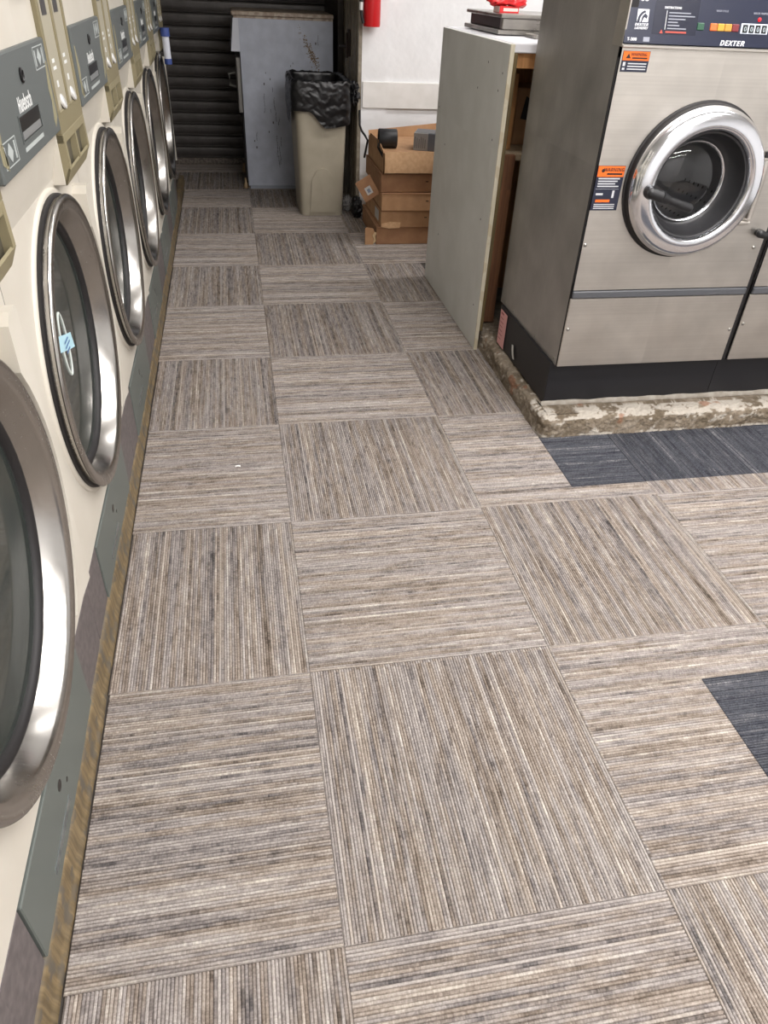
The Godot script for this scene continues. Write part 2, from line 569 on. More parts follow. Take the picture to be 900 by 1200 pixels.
func kerb() -> void:
	var o := thing("concrete_kerb", "low worn concrete kerb with flaking pale paint under the washers", "kerb")
	var m := mat("kerb_concrete", Color.WHITE, 0.92)
	m.vertex_color_use_as_albedo = true
	var gn := fbm(31, 0.03, 4)
	var fg := func(x, y):
		var v: float = 0.5 + gn.get_noise_2d(x * 2.0, y * 2.0) * 0.6 + rng.randf_range(-0.06, 0.06)
		return Color(v, v, v)
	m.heightmap_enabled = true
	m.heightmap_texture = tex(noise_img(256, 256, fg))
	m.heightmap_scale = 0.5
	m.uv1_triplanar = true
	m.uv1_scale = Vector3(4, 4, 4)
	var prof := [Vector2(0.16, 0.082), Vector2(0.08, 0.082), Vector2(0.05, 0.082), Vector2(0.03, 0.080), Vector2(0.016, 0.076), Vector2(0.007, 0.07), Vector2(0.002, 0.058), Vector2(0.0, 0.04), Vector2(-0.002, 0.02), Vector2(-0.004, 0.0)]
	var n1 := fbm(32, 1.0, 4)
	var n2 := fbm(33, 1.0, 3)
	# path: along the front from the right to the corner, then back along the aisle side
	var LX := 2.5; var LZ := 1.8; var R := 0.03
	var total := LX + LZ + R * PI / 2
	var shape := func(u: float, v: float) -> Vector3:
		var s := u * total
		var P: Vector3; var N: Vector3
		if s < LX: P = Vector3(0.985 + (LX - s), 0, -1.622); N = Vector3(0, 0, 1)
		elif s < LX + R * PI / 2:
			var a := (s - LX) / R
			N = Vector3(-sin(a), 0, cos(a)); P = Vector3(0.985, 0, -1.652) + N * R
		else: P = Vector3(0.955, 0, -1.652 - (s - LX - R * PI / 2)); N = Vector3(-1, 0, 0)
		var f := v * (prof.size() - 1)
		var k := mini(int(f), prof.size() - 2)
		var q: Vector2 = prof[k].lerp(prof[k + 1], f - k)
		var base := P - N * q.x + Vector3(0, q.y, 0)
		var w := smoothstep(0.0, 0.25, v)
		var d: float = n1.get_noise_3d(base.x * 9.0, base.y * 14.0, base.z * 9.0) * 0.007 * w + n2.get_noise_3d(base.x * 45.0, base.y * 45.0, base.z * 45.0) * 0.004 * w
		return base + N * d + Vector3(0, minf(d, 0.0025) * (1.0 - smoothstep(0.5, 0.9, v)), 0)
	var paint := func(p: Vector3, uv: Vector2) -> Color:
		var raw: float = n1.get_noise_3d(p.x * 7.0 + 9, p.y * 12.0, p.z * 7.0)
		var fine: float = n2.get_noise_3d(p.x * 30.0, p.y * 30.0, p.z * 30.0)
		var c := c8(134, 122, 106).lerp(c8(104, 92, 76), clampf(0.5 + raw * 1.5, 0, 1)).lerp(c8(160, 150, 136), clampf(fine * 1.4, 0, 0.6))
		var patch: float = n1.get_noise_3d(p.x * 6.0 + 40, p.y * 14.0, p.z * 6.0) + fine * 0.5
		var onfront := p.z > -1.70
		var edge: float = p.y / 0.085
		var bias := -0.42
		if onfront: bias = 0.16 if edge > 0.82 else -0.26
		if onfront and p.y < 0.012: bias = 0.18
		if patch + bias > 0.0: c = c.lerp(c8(190, 183, 172), clampf((patch + bias) * 9.0, 0.0, 0.9))
		var rust: float = n2.get_noise_3d(p.x * 6.0 + 12, p.y * 9.0, p.z * 6.0 + 70)
		if rust > 0.40: c = c.lerp(c8(142, 96, 72), clampf((rust - 0.33) * 5.0, 0, 0.6))
		return c.srgb_to_linear()
	begin()
	grid(shape, 760, 34, false, paint)
	done("concrete_edge", m, o)
	begin(); box(Vector3(1.08, 0.0, -3.44), Vector3(3.48, 0.083, -1.76))
	done("concrete_bed", mottled("bed_concrete", c8(120, 112, 100), c8(98, 90, 80), 34, 0.95), o)
	# sealant bead where the machine plinths meet the kerb
	var sb := thing("sealant_bead", "pale sealant bead along the foot of the black washer plinths", "sealant")
	begin()
	var bead := func(u: float, v: float) -> Vector3:
		var x := 0.985 + u * 2.2
		var a := v * PI / 2
		var wob: float = n1.get_noise_2d(x * 6.0, 3.0) * 0.006
		return Vector3(x, 0.083 + sin(a) * (0.014 + wob), -1.7355 + cos(a) * (0.012 + wob))
	grid(bead, 160, 8, true)
	done("sealant_bead", mottled("sealant", c8(166, 160, 150), c8(140, 133, 122), 35, 0.8, 4.0), sb)

func skirting() -> void:
	var m := wood("strip_wood", c8(94, 80, 58), c8(140, 122, 90), 41, 0.6, 3.0, 0.9, c8(92, 87, 79))
	var n := fbm(42, 1.0, 3)
	var Z0 := 1.6; var Z1 := -5.75
	var shape := func(u: float, v: float) -> Vector3:
		var z := lerpf(Z0, Z1, u)
		var w: float = n.get_noise_2d(z * 3.0, 1.0) * 0.004 + n.get_noise_2d(z * 14.0, 5.0) * 0.0025
		var pr := [Vector2(-0.03, 0.076), Vector2(-0.012, 0.079), Vector2(-0.001, 0.078), Vector2(0.005, 0.071), Vector2(0.006, 0.05), Vector2(0.007, 0.025), Vector2(0.012, 0.010), Vector2(0.013, 0.0)]
		var f := v * (pr.size() - 1)
		var k := mini(int(f), pr.size() - 2)
		var q: Vector2 = pr[k].lerp(pr[k + 1], f - k)
		var tall := lerpf(1.0, 0.62, smoothstep(-0.9, -2.0, z))
		return Vector3(-0.478 + SLOPE * z + q.x + w * smoothstep(0.0, 0.4, v), q.y * tall + w * 0.6, z)
	begin(); grid(shape, 420, 14, true)
	var o := done("baseboard_left", m)
	structure(o)

# ---------------------------------------------------------------- dryers (front faces local +z, local +x runs down the aisle)
func door(o: Node3D, cx: float, cy: float, upper: bool) -> void:
	var ring := steel("ring_steel", c8(196, 193, 188), 0.25, 51, true, 0.03, 2.0)
	var c := Vector3(cx, cy, 0.030 if upper else 0.0)
	var Z := Vector3(0, 0, 1)
	begin(); lathe([Vector2(0.347, 0.0), Vector2(0.345, 0.004), Vector2(0.341, 0.006), Vector2(0.335, 0.006)], c, Z, 80)
	done("door_flange", mats["cream"], o)
	begin(); lathe([Vector2(0.336, -0.002), Vector2(0.336, 0.012), Vector2(0.330, 0.015), Vector2(0.322, 0.015)], c, Z, 80)
	done("door_gasket", mat("rubber", c8(28, 26, 27), 0.55), o)
	begin(); lathe([Vector2(0.322, 0.010), Vector2(0.330, 0.011), Vector2(0.331, 0.014), Vector2(0.325, 0.016), Vector2(0.325, 0.022), Vector2(0.332, 0.024), Vector2(0.335, 0.027), Vector2(0.333, 0.031), Vector2(0.328, 0.033), Vector2(0.317, 0.0325), Vector2(0.307, 0.029), Vector2(0.301, 0.023), Vector2(0.284, -0.018), Vector2(0.276, -0.019)], c, Z, 96)
	done("door_ring", ring, o)
	begin(); lathe([Vector2(0.288, -0.012), Vector2(0.282, -0.010), Vector2(0.276, -0.011), Vector2(0.270, -0.018), Vector2(0.269, -0.024)], c, Z, 80)
	done("glass_gasket", mats["rubber"], o)
	var gm := mat("dryer_glass", Color(0.34, 0.38, 0.36, 0.30), 0.04)
	gm.transparency = BaseMaterial3D.TRANSPARENCY_ALPHA
	gm.metallic_specular = 0.85
	begin(); lathe([Vector2(0.272, -0.022), Vector2(0.18, -0.0215), Vector2(0.0005, -0.021)], c, Z, 64)
	done("glass", gm, o)
	begin(); lathe([Vector2(0.0005, -0.56), Vector2(0.33, -0.56), Vector2(0.345, -0.54), Vector2(0.345, -0.08), Vector2(0.29, -0.03), Vector2(0.27, -0.03)], c, Z, 48)
	done("drum", mat("drum_steel", c8(120, 120, 116), 0.45, 0.7), o)

func make_dryer(called: String, label: String, at: Vector3) -> Node3D:
	var o := thing(called, label, "dryer", at, PI / 2 + SLOPE, "row of stacked dryers")
	var cream: Material = mats["cream"]
	var U := 0.470
	var V := -0.368
	var DX := 0.069
	# carcass: sides, back and top
	begin()
	box(Vector3(V, 0.245, -0.78), Vector3(V + 0.004, 2.06, -0.002))
	box(Vector3(U - 0.004, 0.245, -0.78), Vector3(U, 2.06, -0.002))
	box(Vector3(V, 0.245, -0.784), Vector3(U, 2.06, -0.78))
	box(Vector3(V, 2.056, -0.78), Vector3(U, 2.06, -0.002))
	box(Vector3(V, 0.03, -0.78), Vector3(U, 0.25, -0.02))
	done("casing", cream, o)
	begin()
	plate_hole(V, U, 0.245, 0.972, 0.0, DX, 0.623, 0.31)
	poly([Vector3(V, 0.972, 0.0), Vector3(U, 0.972, 0.0), Vector3(U, 1.075, 0.030), Vector3(V, 1.075, 0.030)], Vector3(0, -0.2, 1))
	poly([Vector3(V, 1.075, 0.030), Vector3(U, 1.075, 0.030), Vector3(U, 1.21, 0.030), Vector3(V, 1.21, 0.030)], Vector3(0, 0, 1))
	done("front_panel", cream, o)
	begin()
	plate_hole(V, U, 1.20, 2.06, 0.030, DX, 1.66, 0.31)
	done("front_panel", cream, o)
	door(o, DX, 0.623, false)
	door(o, DX, 1.66, true)
	# raised hinge cover at the right of the lower door, its inner side cut to the door's curve
	var pg := PackedVector2Array()
	pg.append(Vector2(0.415, 0.325)); pg.append(Vector2(0.415, 0.905)); pg.append(Vector2(0.408, 0.914))
	pg.append(Vector2(0.372, 0.916)); pg.append(Vector2(0.352, 0.900))
	for k in 13:
		var a := lerpf(0.62, -0.92, k / 12.0)
		pg.append(Vector2(DX + 0.345 * cos(a), 0.623 + 0.345 * sin(a)))
	begin(); extrude(pg, 0.0, 0.033)
	done("hinge_cover", cream, o)
	begin(); box(Vector3(0.4155, 0.33, -0.001), Vector3(0.4205, 0.908, 0.0008))
	done("seam_gap", mats["rubber"], o)
	# control panel
	var gz := 0.040
	begin(); box(Vector3(-0.333, 1.068, 0.02), Vector3(0.174, 1.235, gz), 0.003)
	var cp := done("control_panel", mat("panel_grey", c8(92, 97, 96), 0.45), o)
	var print_tan := mat("print_tan", c8(146, 140, 112), 0.5)
	var print_white := mat("print_white", c8(226, 228, 226), 0.5)
	var black := mat("gloss_black", c8(18, 18, 19), 0.3)
	for s in [-1.0, 1.0]:
		var px: float = -0.081 + s * 0.218
		begin()
		extrude(PackedVector2Array([Vector2(px + 0.012 * s, 1.196), Vector2(px + 0.022 * s, 1.196), Vector2(px + 0.022 * s, 1.096), Vector2(px - 0.006 * s, 1.082), Vector2(px - 0.010 * s, 1.094), Vector2(px + 0.002 * s, 1.125), Vector2(px - 0.006 * s, 1.150)]), gz - 0.001, gz + 0.0006)
		done("printed_stripe", print_tan, cp)
	text_part("Huebsch", 0.024, print_white, cp, Vector3(-0.09, 1.155, gz), true, Vector3.ZERO, 0.80)
	begin(); lathe([Vector2(0.012, gz - 0.002), Vector2(0.012, gz + 0.003), Vector2(0.009, gz + 0.004), Vector2(0.006, gz + 0.001), Vector2(0.0005, gz + 0.001)], Vector3(-0.075, 1.194, 0), Vector3(0, 0, 1), 20)
	done("key_lock", black, cp)
	# coin display window, recessed: frame, dark well, dial
	begin()
	box(Vector3(-0.168, 1.100, gz), Vector3(0.005, 1.103, gz + 0.002)); box(Vector3(-0.168, 1.140, gz), Vector3(0.005, 1.143, gz + 0.002))
	box(Vector3(-0.168, 1.103, gz), Vector3(-0.165, 1.140, gz + 0.002)); box(Vector3(0.002, 1.103, gz), Vector3(0.005, 1.140, gz + 0.002))
	var win := done("window_frame", mats["panel_grey"], cp)
	begin(); box(Vector3(-0.165, 1.103, gz), Vector3(0.002, 1.140, gz + 0.0008))
	done("window_pane", black, cp)
	begin(); box(Vector3(-0.158, 1.105, gz), Vector3(-0.006, 1.117, gz + 0.0014))
	done("dial_strip", mat("dial_grey", c8(128, 130, 130), 0.35), cp)
	begin(); box(Vector3(-0.160, 1.086, gz), Vector3(0.0, 1.0925, gz + 0.0006))
	done("printed_line", mat("print_pale", c8(176, 182, 180), 0.5), cp)
	for q in [Vector2(0.103, 1.207), Vector2(-0.262, 1.104)]:
		begin()
		for s in [-1.0, 1.0]:
			box(Vector3(q.x - 0.046, q.y + s * 0.018 - 0.0008, gz), Vector3(q.x + 0.046, q.y + s * 0.018 + 0.0008, gz + 0.0006))
			box(Vector3(q.x + s * 0.046 - 0.0008, q.y - 0.018, gz), Vector3(q.x + s * 0.046 + 0.0008, q.y + 0.018, gz + 0.0006))
			box(Vector3(q.x + s * 0.034 - 0.004, q.y - 0.013, gz), Vector3(q.x + s * 0.034 + 0.004, q.y + 0.013, gz + 0.0006))
		extrude(PackedVector2Array([q + Vector2(-0.018, 0), q + Vector2(0, 0.014), q + Vector2(0.018, 0), q + Vector2(0, -0.014)]), gz, gz + 0.0006)
		done("printed_diagram", mats["print_pale"], cp)
	# coin column with two channels, and the two coin cups below it
	var olive := mat("olive_trim", c8(130, 121, 93), 0.5)
	var slide := mat("slide_beige", c8(168, 162, 143), 0.45)
	begin()
	for q in [[0.178, 0.196], [0.316, 0.332], [0.450, 0.468]]:
		box(Vector3(q[0], 1.095, 0.02), Vector3(q[1], 2.0, 0.041), 0.002)
	box(Vector3(0.178, 1.058, 0.02), Vector3(0.468, 1.100, 0.041), 0.002)
	var col := done("coin_column", olive, o)
	for q in [[0.196, 0.316], [0.332, 0.450]]:
		begin(); box(Vector3(q[0], 1.10, 0.0), Vector3(q[1], 2.0, 0.0375))
		done("coin_slide", slide, col)
		var mx: float = (q[0] + q[1]) * 0.5
		begin(); box(Vector3(mx - 0.028, 1.268, 0.0375), Vector3(mx + 0.022, 1.318, 0.0382))
		done("slot_window", mat("slot_dark", c8(74, 72, 72), 0.3), col)
		begin(); lathe([Vector2(0.015, 0.0), Vector2(0.015, 0.004), Vector2(0.012, 0.006), Vector2(0.0005, 0.006)], Vector3(mx, 1.112, 0.0375), Vector3(0, 0.3, 1), 20)
		done("push_button", mat("button_chrome", c8(226, 226, 224), 0.3, 0.3), col)
		begin()
		box(Vector3(mx - 0.02, 1.185, 0.0375), Vector3(mx + 0.004, 1.192, 0.0381)); box(Vector3(mx - 0.02, 1.172, 0.0375), Vector3(mx + 0.012, 1.178, 0.0381))
		box(Vector3(mx - 0.012, 1.14, 0.0375), Vector3(mx + 0.004, 1.152, 0.0381))
		done("printed_line", print_white, col)
	begin(); box(Vector3(0.177, 0.957, -0.002), Vector3(0.4695, 1.062, 0.027), 0.002)
	done("cup_mount", cream, o)
	begin()
	for q in [0.178, 0.313, 0.449]:
		extrude_side(q, q + 0.017, [Vector2(0.024, 1.058), Vector2(0.041, 1.058), Vector2(0.043, 0.992), Vector2(0.029, 0.958), Vector2(0.024, 0.958)])
	box(Vector3(0.178, 1.040, 0.024), Vector3(0.467, 1.060, 0.041), 0.002)
	extrude_side(0.178, 0.467, [Vector2(0.024, 0.958), Vector2(0.029, 0.958), Vector2(0.043, 0.990), Vector2(0.039, 0.993), Vector2(0.028, 0.970), Vector2(0.024, 0.970)])
	var cup := done("coin_cup", mat("cup_beige", c8(142, 133, 104), 0.5), o)
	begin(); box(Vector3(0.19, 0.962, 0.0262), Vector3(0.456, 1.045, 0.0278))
	done("cup_back", mat("cup_painted_shade", c8(84, 79, 66), 0.5), cup)  # dark colour stands for the shade inside the coin cups
	# kick plates
	begin(); box(Vector3(-0.219, 0.046, -0.008), Vector3(0.298, 0.240, 0.004), 0.002)
	var kp := done("kick_plate", mat("kick_green_grey", c8(98, 104, 100), 0.42), o)
	begin(); lathe([Vector2(0.011, 0.001), Vector2(0.011, 0.0045), Vector2(0.0005, 0.0045)], Vector3(0.025, 0.176, 0), Vector3(0, 0, 1), 16)
	done("key_hole", black, kp)
	begin(); lathe([Vector2(0.005, 0.001), Vector2(0.005, 0.0045), Vector2(0.0005, 0.0045)], Vector3(0.06, 0.142, 0), Vector3(0, 0, 1), 12)
	done("screw", black, kp)
	begin(); box(Vector3(-0.10, 0.100, 0.002), Vector3(0.045, 0.118, 0.0052), 0.002)
	done("vent_slot", mat("slot_metal", c8(128, 136, 136), 0.25, 0.6), kp)
	var taupe := mottled("kick_taupe", c8(92, 86, 86), c8(110, 103, 102), 55, 0.5, 3.0, 0.05, 1.0)
	begin(); box(Vector3(-0.3675, 0.046, -0.01), Vector3(-0.222, 0.246, 0.001), 0.003)
	done("kick_plate", taupe, o)
	begin(); box(Vector3(0.301, 0.046, -0.01), Vector3(0.4695, 0.246, 0.001), 0.003)
	done("kick_plate", taupe, o)
	return o

func extrude_side(x0: float, x1: float, zy: Array) -> void:
	# polygon given as (z, y), extruded along x
	var pg := PackedVector2Array()
	for q in zy: pg.append(Vector2(-q.x, q.y))
	var keep := xf
	xf = xf * Transform3D(Basis(Vector3(0, 0, -1), Vector3(0, 1, 0), Vector3(1, 0, 0)), Vector3.ZERO)
	extrude(pg, x0, x1)
	xf = keep

func dryers() -> void:
	mottled("cream", c8(212, 207, 195), c8(206, 200, 187), 61, 0.38, 1.0, 0.015, 1.0)
	var names := ["nearest cream stacked dryer, its door cut off at the left of the picture", "second cream stacked dryer, blue note taped inside its door glass", "third cream stacked dryer from the near end of the row", "fourth cream stacked dryer from the near end of the row", "fifth cream stacked dryer, second from the roller shutter", "last cream stacked dryer in the row, next to the roller shutter"]
	var first: Node3D
	for k in 6:
		var zc := -0.253 - PITCH * k
		var at := Vector3(FACE_X + SLOPE * zc, 0, zc)
		if k == 0:
			first = make_dryer("stacked_dryer", names[0], at)
		else:
			var d := first.duplicate()
			d.name = numbered("stacked_dryer")
			add_child(d)
			d.position = at
			d.set_meta("label", names[k])
	var prev := first.duplicate()
	prev.name = numbered("stacked_dryer")
	add_child(prev)
	prev.position = Vector3(FACE_X + SLOPE * 0.587, 0, 0.587)
	prev.set_meta("label", "cream stacked dryer beside the camera, ahead of all the others")
	# paper note and oval decal on the second dryer's glass
	var zc1 := -0.253 - PITCH
	var root := Vector3(FACE_X + SLOPE * zc1, 0, zc1)
	var note := thing("paper_note", "pale blue paper note stuck on the second dryer's glass", "note", root, PI / 2 + SLOPE)
	begin()
	var cn := func(u: float, v: float) -> Vector3:
		return Vector3(-0.036 + u * 0.133 + v * 0.012, 0.692 - u * 0.042 - v * 0.042, -0.0195 + 0.004 * sin(u * 2.6))
	grid(cn, 10, 4, false)
	done("paper_sheet", mat("note_blue", c8(176, 214, 226), 0.8), note)
	begin()
	for j in 3:
		var y0 := 0.0
		box(Vector3(0.012, 0.655 - j * 0.012, -0.0145), Vector3(0.05 + 0.01 * (j % 2), 0.659 - j * 0.012, -0.0142))
	done("handwriting", mat("ink_blue", c8(86, 120, 168), 0.8), note)
	var dec := thing("oval_decal", "white outlined oval decal on the second dryer's glass under the blue note", "decal", root, PI / 2 + SLOPE)
	begin()
	var pts := []
	for k in 41:
		var a := TAU * k / 40.0
		pts.append(Vector3(0.035 + 0.028 * cos(a) + 0.12 * 0.0, 0.645 + 0.075 * sin(a), -0.0205))
	tube(pts, 0.0028, 6, false)
	done("decal_outline", mat("decal_white", c8(206, 214, 208), 0.6), dec)

# ---------------------------------------------------------------- washers
func label_sheet(o: Node3D, x: float, y: float, w: float, h: float, head: float, tall: bool) -> void:
	var z := 0.0012
	begin(); box(Vector3(x, y, 0), Vector3(x + w, y + h, z))
	var s := done("warning_label", mat("label_navy", c8(36, 40, 58), 0.4), o)
	begin(); box(Vector3(x + 0.001, y + h - head, z), Vector3(x + w - 0.001, y + h - 0.001, z + 0.0004))
	done("label_header", mat("label_orange", c8(238, 112, 36), 0.4), s)
	var ink := mat("label_ink", c8(40, 26, 20), 0.5)
	var pale := mat("label_pale", c8(206, 208, 212), 0.5)
	text_part("WARNING", head * 0.32, ink, s, Vector3(x + w * 0.60, y + h - head * 0.36, z + 0.0005), true)
	begin()
	if tall:
		lathe([Vector2(head * 0.2, 0.0), Vector2(0.0003, 0.0006)], Vector3(x + w * 0.2, y + h - head * 0.45, z + 0.0003), Vector3(0, 0, 1), 12)
	else:
		extrude(PackedVector2Array([Vector2(x + w * 0.12, y + h - head * 0.78), Vector2(x + w * 0.3, y + h - head * 0.78), Vector2(x + w * 0.21, y + h - head * 0.28)]), z, z + 0.0007)
	box(Vector3(x + w * 0.36, y + h - head * 0.82, z), Vector3(x + w * 0.92, y + h - head * 0.66, z + 0.0007))
	done("label_symbol", ink, s)
	begin()
	var hh := h - head
	if tall:
		for k in 4:
			box(Vector3(x + w * 0.09, y + hh * (0.93 - k * 0.075), z), Vector3(x + w * (0.88 - 0.07 * (k % 3)), y + hh * (0.965 - k * 0.075), z + 0.0004))
		box(Vector3(x + w * 0.06, y + hh * 0.64, z), Vector3(x + w * 0.92, y + hh * 0.646, z + 0.0004))
		box(Vector3(x + w * 0.10, y + hh * 0.46, z), Vector3(x + w * 0.36, y + hh * 0.52, z + 0.0004))
		box(Vector3(x + w * 0.70, y + hh * 0.38, z), Vector3(x + w * 0.78, y + hh * 0.60, z + 0.0004))
		for k in 3:
			box(Vector3(x + w * 0.1, y + hh * (0.05 + k * 0.06), z), Vector3(x + w * 0.88, y + hh * (0.075 + k * 0.06), z + 0.0004))
	else:
		box(Vector3(x + w * 0.06, y + hh * 0.50, z), Vector3(x + w * 0.15, y + hh * 0.85, z + 0.0004))
		box(Vector3(x + w * 0.06, y + hh * 0.16, z), Vector3(x + w * 0.15, y + hh * 0.36, z + 0.0004))
		for k in 3:
			box(Vector3(x + w * 0.24, y + hh * (0.68 - k * 0.24), z), Vector3(x + w * 0.93, y + hh * (0.78 - k * 0.24), z + 0.0004))
	done("printed_line", pale, s)
	if tall:
		begin(); box(Vector3(x + w * 0.13, y + hh * 0.25, z), Vector3(x + w * 0.66, y + hh * 0.33, z + 0.0004))
		done("label_band", mats["label_orange"], s)

func make_washer(at: Vector3) -> Node3D:
	var o := thing("coin_washer", "", "washer", at, 0, "row of coin washers")
	var front := steel("washer_front_steel", c8(222, 217, 209), 0.42, 71, false, 0.05, 1.5)
	var side := steel("washer_side_steel", c8(204, 201, 197), 0.50, 72, true, 0.07, 1.2)
	var black := mat("plinth_black", c8(26, 26, 30), 0.45)
	var H := 0.3325
	begin(); box(Vector3(-0.342, 0.0, -0.62), Vector3(0.342, 0.168, -0.036), 0.0015)
	done("plinth", black, o)
	begin(); box(Vector3(-H, 0.166, -0.66), Vector3(-H + 0.004, 1.32, -0.010), 0.0015)
	done("side_panel", side, o)
	begin(); box(Vector3(H - 0.004, 0.166, -0.66), Vector3(H, 1.32, -0.010), 0.0015)
	done("side_panel", side, o)
	begin()
	box(Vector3(-H, 0.166, -0.664), Vector3(H, 1.32, -0.66))
	box(Vector3(-H, 1.318, -0.66), Vector3(H, 1.322, -0.03))
	box(Vector3(-H + 0.004, 0.164, -0.66), Vector3(H - 0.004, 0.168, -0.012))
	done("casing", side, o)
	begin()   # black frame seen in the seams
	box(Vector3(-H, 0.166, -0.012), Vector3(-H + 0.03, 1.30, -0.006)); box(Vector3(H - 0.03, 0.166, -0.012), Vector3(H + 0.012, 1.30, -0.008))
	box(Vector3(-H, 0.40, -0.012), Vector3(H, 0.47, -0.006)); box(Vector3(-H, 1.12, -0.012), Vector3(H, 1.17, -0.006))
	done("seam_frame", mats["rubber"], o)
	# front sheet: lower panel, dark band, upper panel with the door opening
	begin(); box(Vector3(-H + 0.001, 0.168, -0.006), Vector3(H - 0.003, 0.420, 0.0), 0.002)
	var lower := done("lower_panel", front, o)
	begin(); box(Vector3(-H + 0.004, 0.422, -0.006), Vector3(H - 0.004, 0.446, 0.006), 0.003)
	done("band", mat("band_grey", c8(86, 88, 92), 0.4), o)
	begin()
	plate_hole(-H + 0.005, H - 0.003, 0.449, 1.145, 0.0, 0.0, 0.79, 0.18)
	var upper := done("upper_panel", front, o)
	var screw := mat("screw_zinc", c8(170, 168, 162), 0.3, 0.9)
	for q in [Vector2(-H + 0.014, 0.31), Vector2(H - 0.014, 0.29), Vector2(-H + 0.014, 0.60), Vector2(H - 0.03, 0.585)]:
		begin(); lathe([Vector2(0.006, 0.0), Vector2(0.006, 0.002), Vector2(0.003, 0.004), Vector2(0.0005, 0.0042)], Vector3(q.x, q.y, 0), Vector3(0, 0, 1), 12)
		done("screw", screw, lower if q.y < 0.42 else upper)
	for q in [-0.04, -0.24, -0.50, -0.60]:
		begin(); lathe([Vector2(0.006, 0.0), Vector2(0.006, 0.0015), Vector2(0.0005, 0.003)], Vector3(-H, 0.185, q), Vector3(-1, 0, 0), 10)
		done("screw", screw, o)
	# control panel, leaning back a little
	begin()
	extrude_side(-H, H, [Vector2(0.0, 1.152), Vector2(0.010, 1.156), Vector2(-0.022, 1.318), Vector2(-0.06, 1.325), Vector2(-0.06, 1.152)])
	var cp := done("control_panel", mat("panel_navy", c8(33, 38, 58), 0.28), o)
	begin(); box(Vector3(-H, 1.1445, -0.004), Vector3(H, 1.153, 0.009), 0.002)
	done("panel_trim", front, cp)
	begin(); box(Vector3(-H - 0.001, 1.146, -0.06), Vector3(-H + 0.004, 1.325, 0.004), 0.001)
	done("panel_trim", front, cp)
	var tilt := Vector3(-0.195, 0, 0)
	var w_ := mat("print_bright", c8(232, 234, 238), 0.5)
	var on := func(x: float, y: float) -> Vector3: return Vector3(x, y, 0.0105 - (y - 1.156) * 0.1975)
	var pq := func(x0: float, x1: float, y0: float, y1: float, m: Material, nm: String) -> void:
		begin()
		poly([on.call(x0, y0), on.call(x1, y0), on.call(x1, y1), on.call(x0, y1)], Vector3(0, 0.2, 1))
		done(nm, m, cp)
	text_part("DEXTER", 0.0125, w_, cp, on.call(0.002, 1.164), true, tilt, 1.25, 0.25)
	# emblem: horse head in a pale square, the maker's name below
	pq.call(-0.302, -0.268, 1.205, 1.234, w_, "emblem")
	begin()
	var E0 := Vector2(-0.302, 1.205)
	for t in [PackedVector2Array([Vector2(0, 0), Vector2(0.004, 0.014), Vector2(0.011, 0.022), Vector2(0.021, 0.027), Vector2(0.025, 0.022), Vector2(0.017, 0.019), Vector2(0.010, 0.011), Vector2(0.008, 0)]), PackedVector2Array([Vector2(0.015, 0), Vector2(0.021, 0.011), Vector2(0.029, 0.007), Vector2(0.031, 0.014), Vector2(0.023, 0.020), Vector2(0.015, 0.013), Vector2(0.012, 0)])]:
		var tr := Geometry2D.triangulate_polygon(t)
		for k in range(0, tr.size(), 3):
			var pp := []
			for j in 3: pp.append(on.call(E0.x + t[tr[k + j]].x, E0.y + t[tr[k + j]].y) + Vector3(0, 0, 0.0005))
			poly(pp, Vector3(0, 0, 1))
	done("emblem_horse", mats["panel_navy"], cp)
	text_part("DEXTER", 0.0065, w_, cp, on.call(-0.286, 1.199), true, tilt, 1.25, 0.25)
	text_part("LAUNDRY", 0.006, w_, cp, on.call(-0.286, 1.191), true, tilt, 1.05, 0.25)
	text_part("T-300", 0.0075, w_, cp, on.call(-0.309, 1.165), true, tilt, 1.1)
	pq.call(-0.275, -0.256, 1.160, 1.171, mat("print_grey", c8(150, 154, 166), 0.5), "printed_box")
	text_part("300", 0.013, w_, cp, on.call(-0.292, 1.258), true, tilt, 1.3)
	# instructions field
	pq.call(-0.252, -0.118, 1.179, 1.268, mat("panel_navy_deep", c8(26, 30, 48), 0.25), "instruction_field")
	text_part("INSTRUCTIONS", 0.0052, w_, cp, on.call(-0.198, 1.240) + Vector3(0, 0, 0.001), true, tilt)
	var strip := func(x0: float, x1: float, y0: float, y1: float) -> void:
		var up := Vector3(0, 0, 0.0008)
		poly([on.call(x0, y0) + up, on.call(x1, y0) + up, on.call(x1, y1) + up, on.call(x0, y1) + up], Vector3(0, 0.2, 1))
	for k in 6:
		var ln: float = [0.066, 0.080, 0.052, 0.030, 0.036, 0.058][k]
		begin()
		strip.call(-0.208, -0.208 + ln, 1.2275 - k * 0.0072, 1.2300 - k * 0.0072)
		done("printed_line", mats["print_grey"], cp)
	begin(); strip.call(-0.2155, -0.2140, 1.190, 1.2335)
	done("printed_line", w_, cp)
	begin()
	strip.call(-0.212, -0.148, 1.1825, 1.1865)
	poly([on.call(-0.230, 1.181) + Vector3(0, 0, 0.001), on.call(-0.219, 1.181) + Vector3(0, 0, 0.001), on.call(-0.2245, 1.190) + Vector3(0, 0, 0.001)], Vector3(0, 0.2, 1))
	done("printed_line", mat("print_red", c8(176, 70, 58), 0.5), cp)
	text_part("WASH CYCLE", 0.0045, mats["print_grey"], cp, on.call(-0.046, 1.238), true, tilt)
	text_part("WATER TEMPERATURE", 0.0045, mats["print_grey"], cp, on.call(0.085, 1.236), true, tilt)
	# push buttons: green start, four cycle keys
	var keys := [[-0.106, c8(40, 84, 62), "green"], [-0.0655, c8(222, 108, 48), "orange"], [-0.0425, c8(204, 152, 52), "amber"], [-0.0195, c8(196, 142, 58), "ochre"], [0.003, c8(118, 40, 44), "red"]]
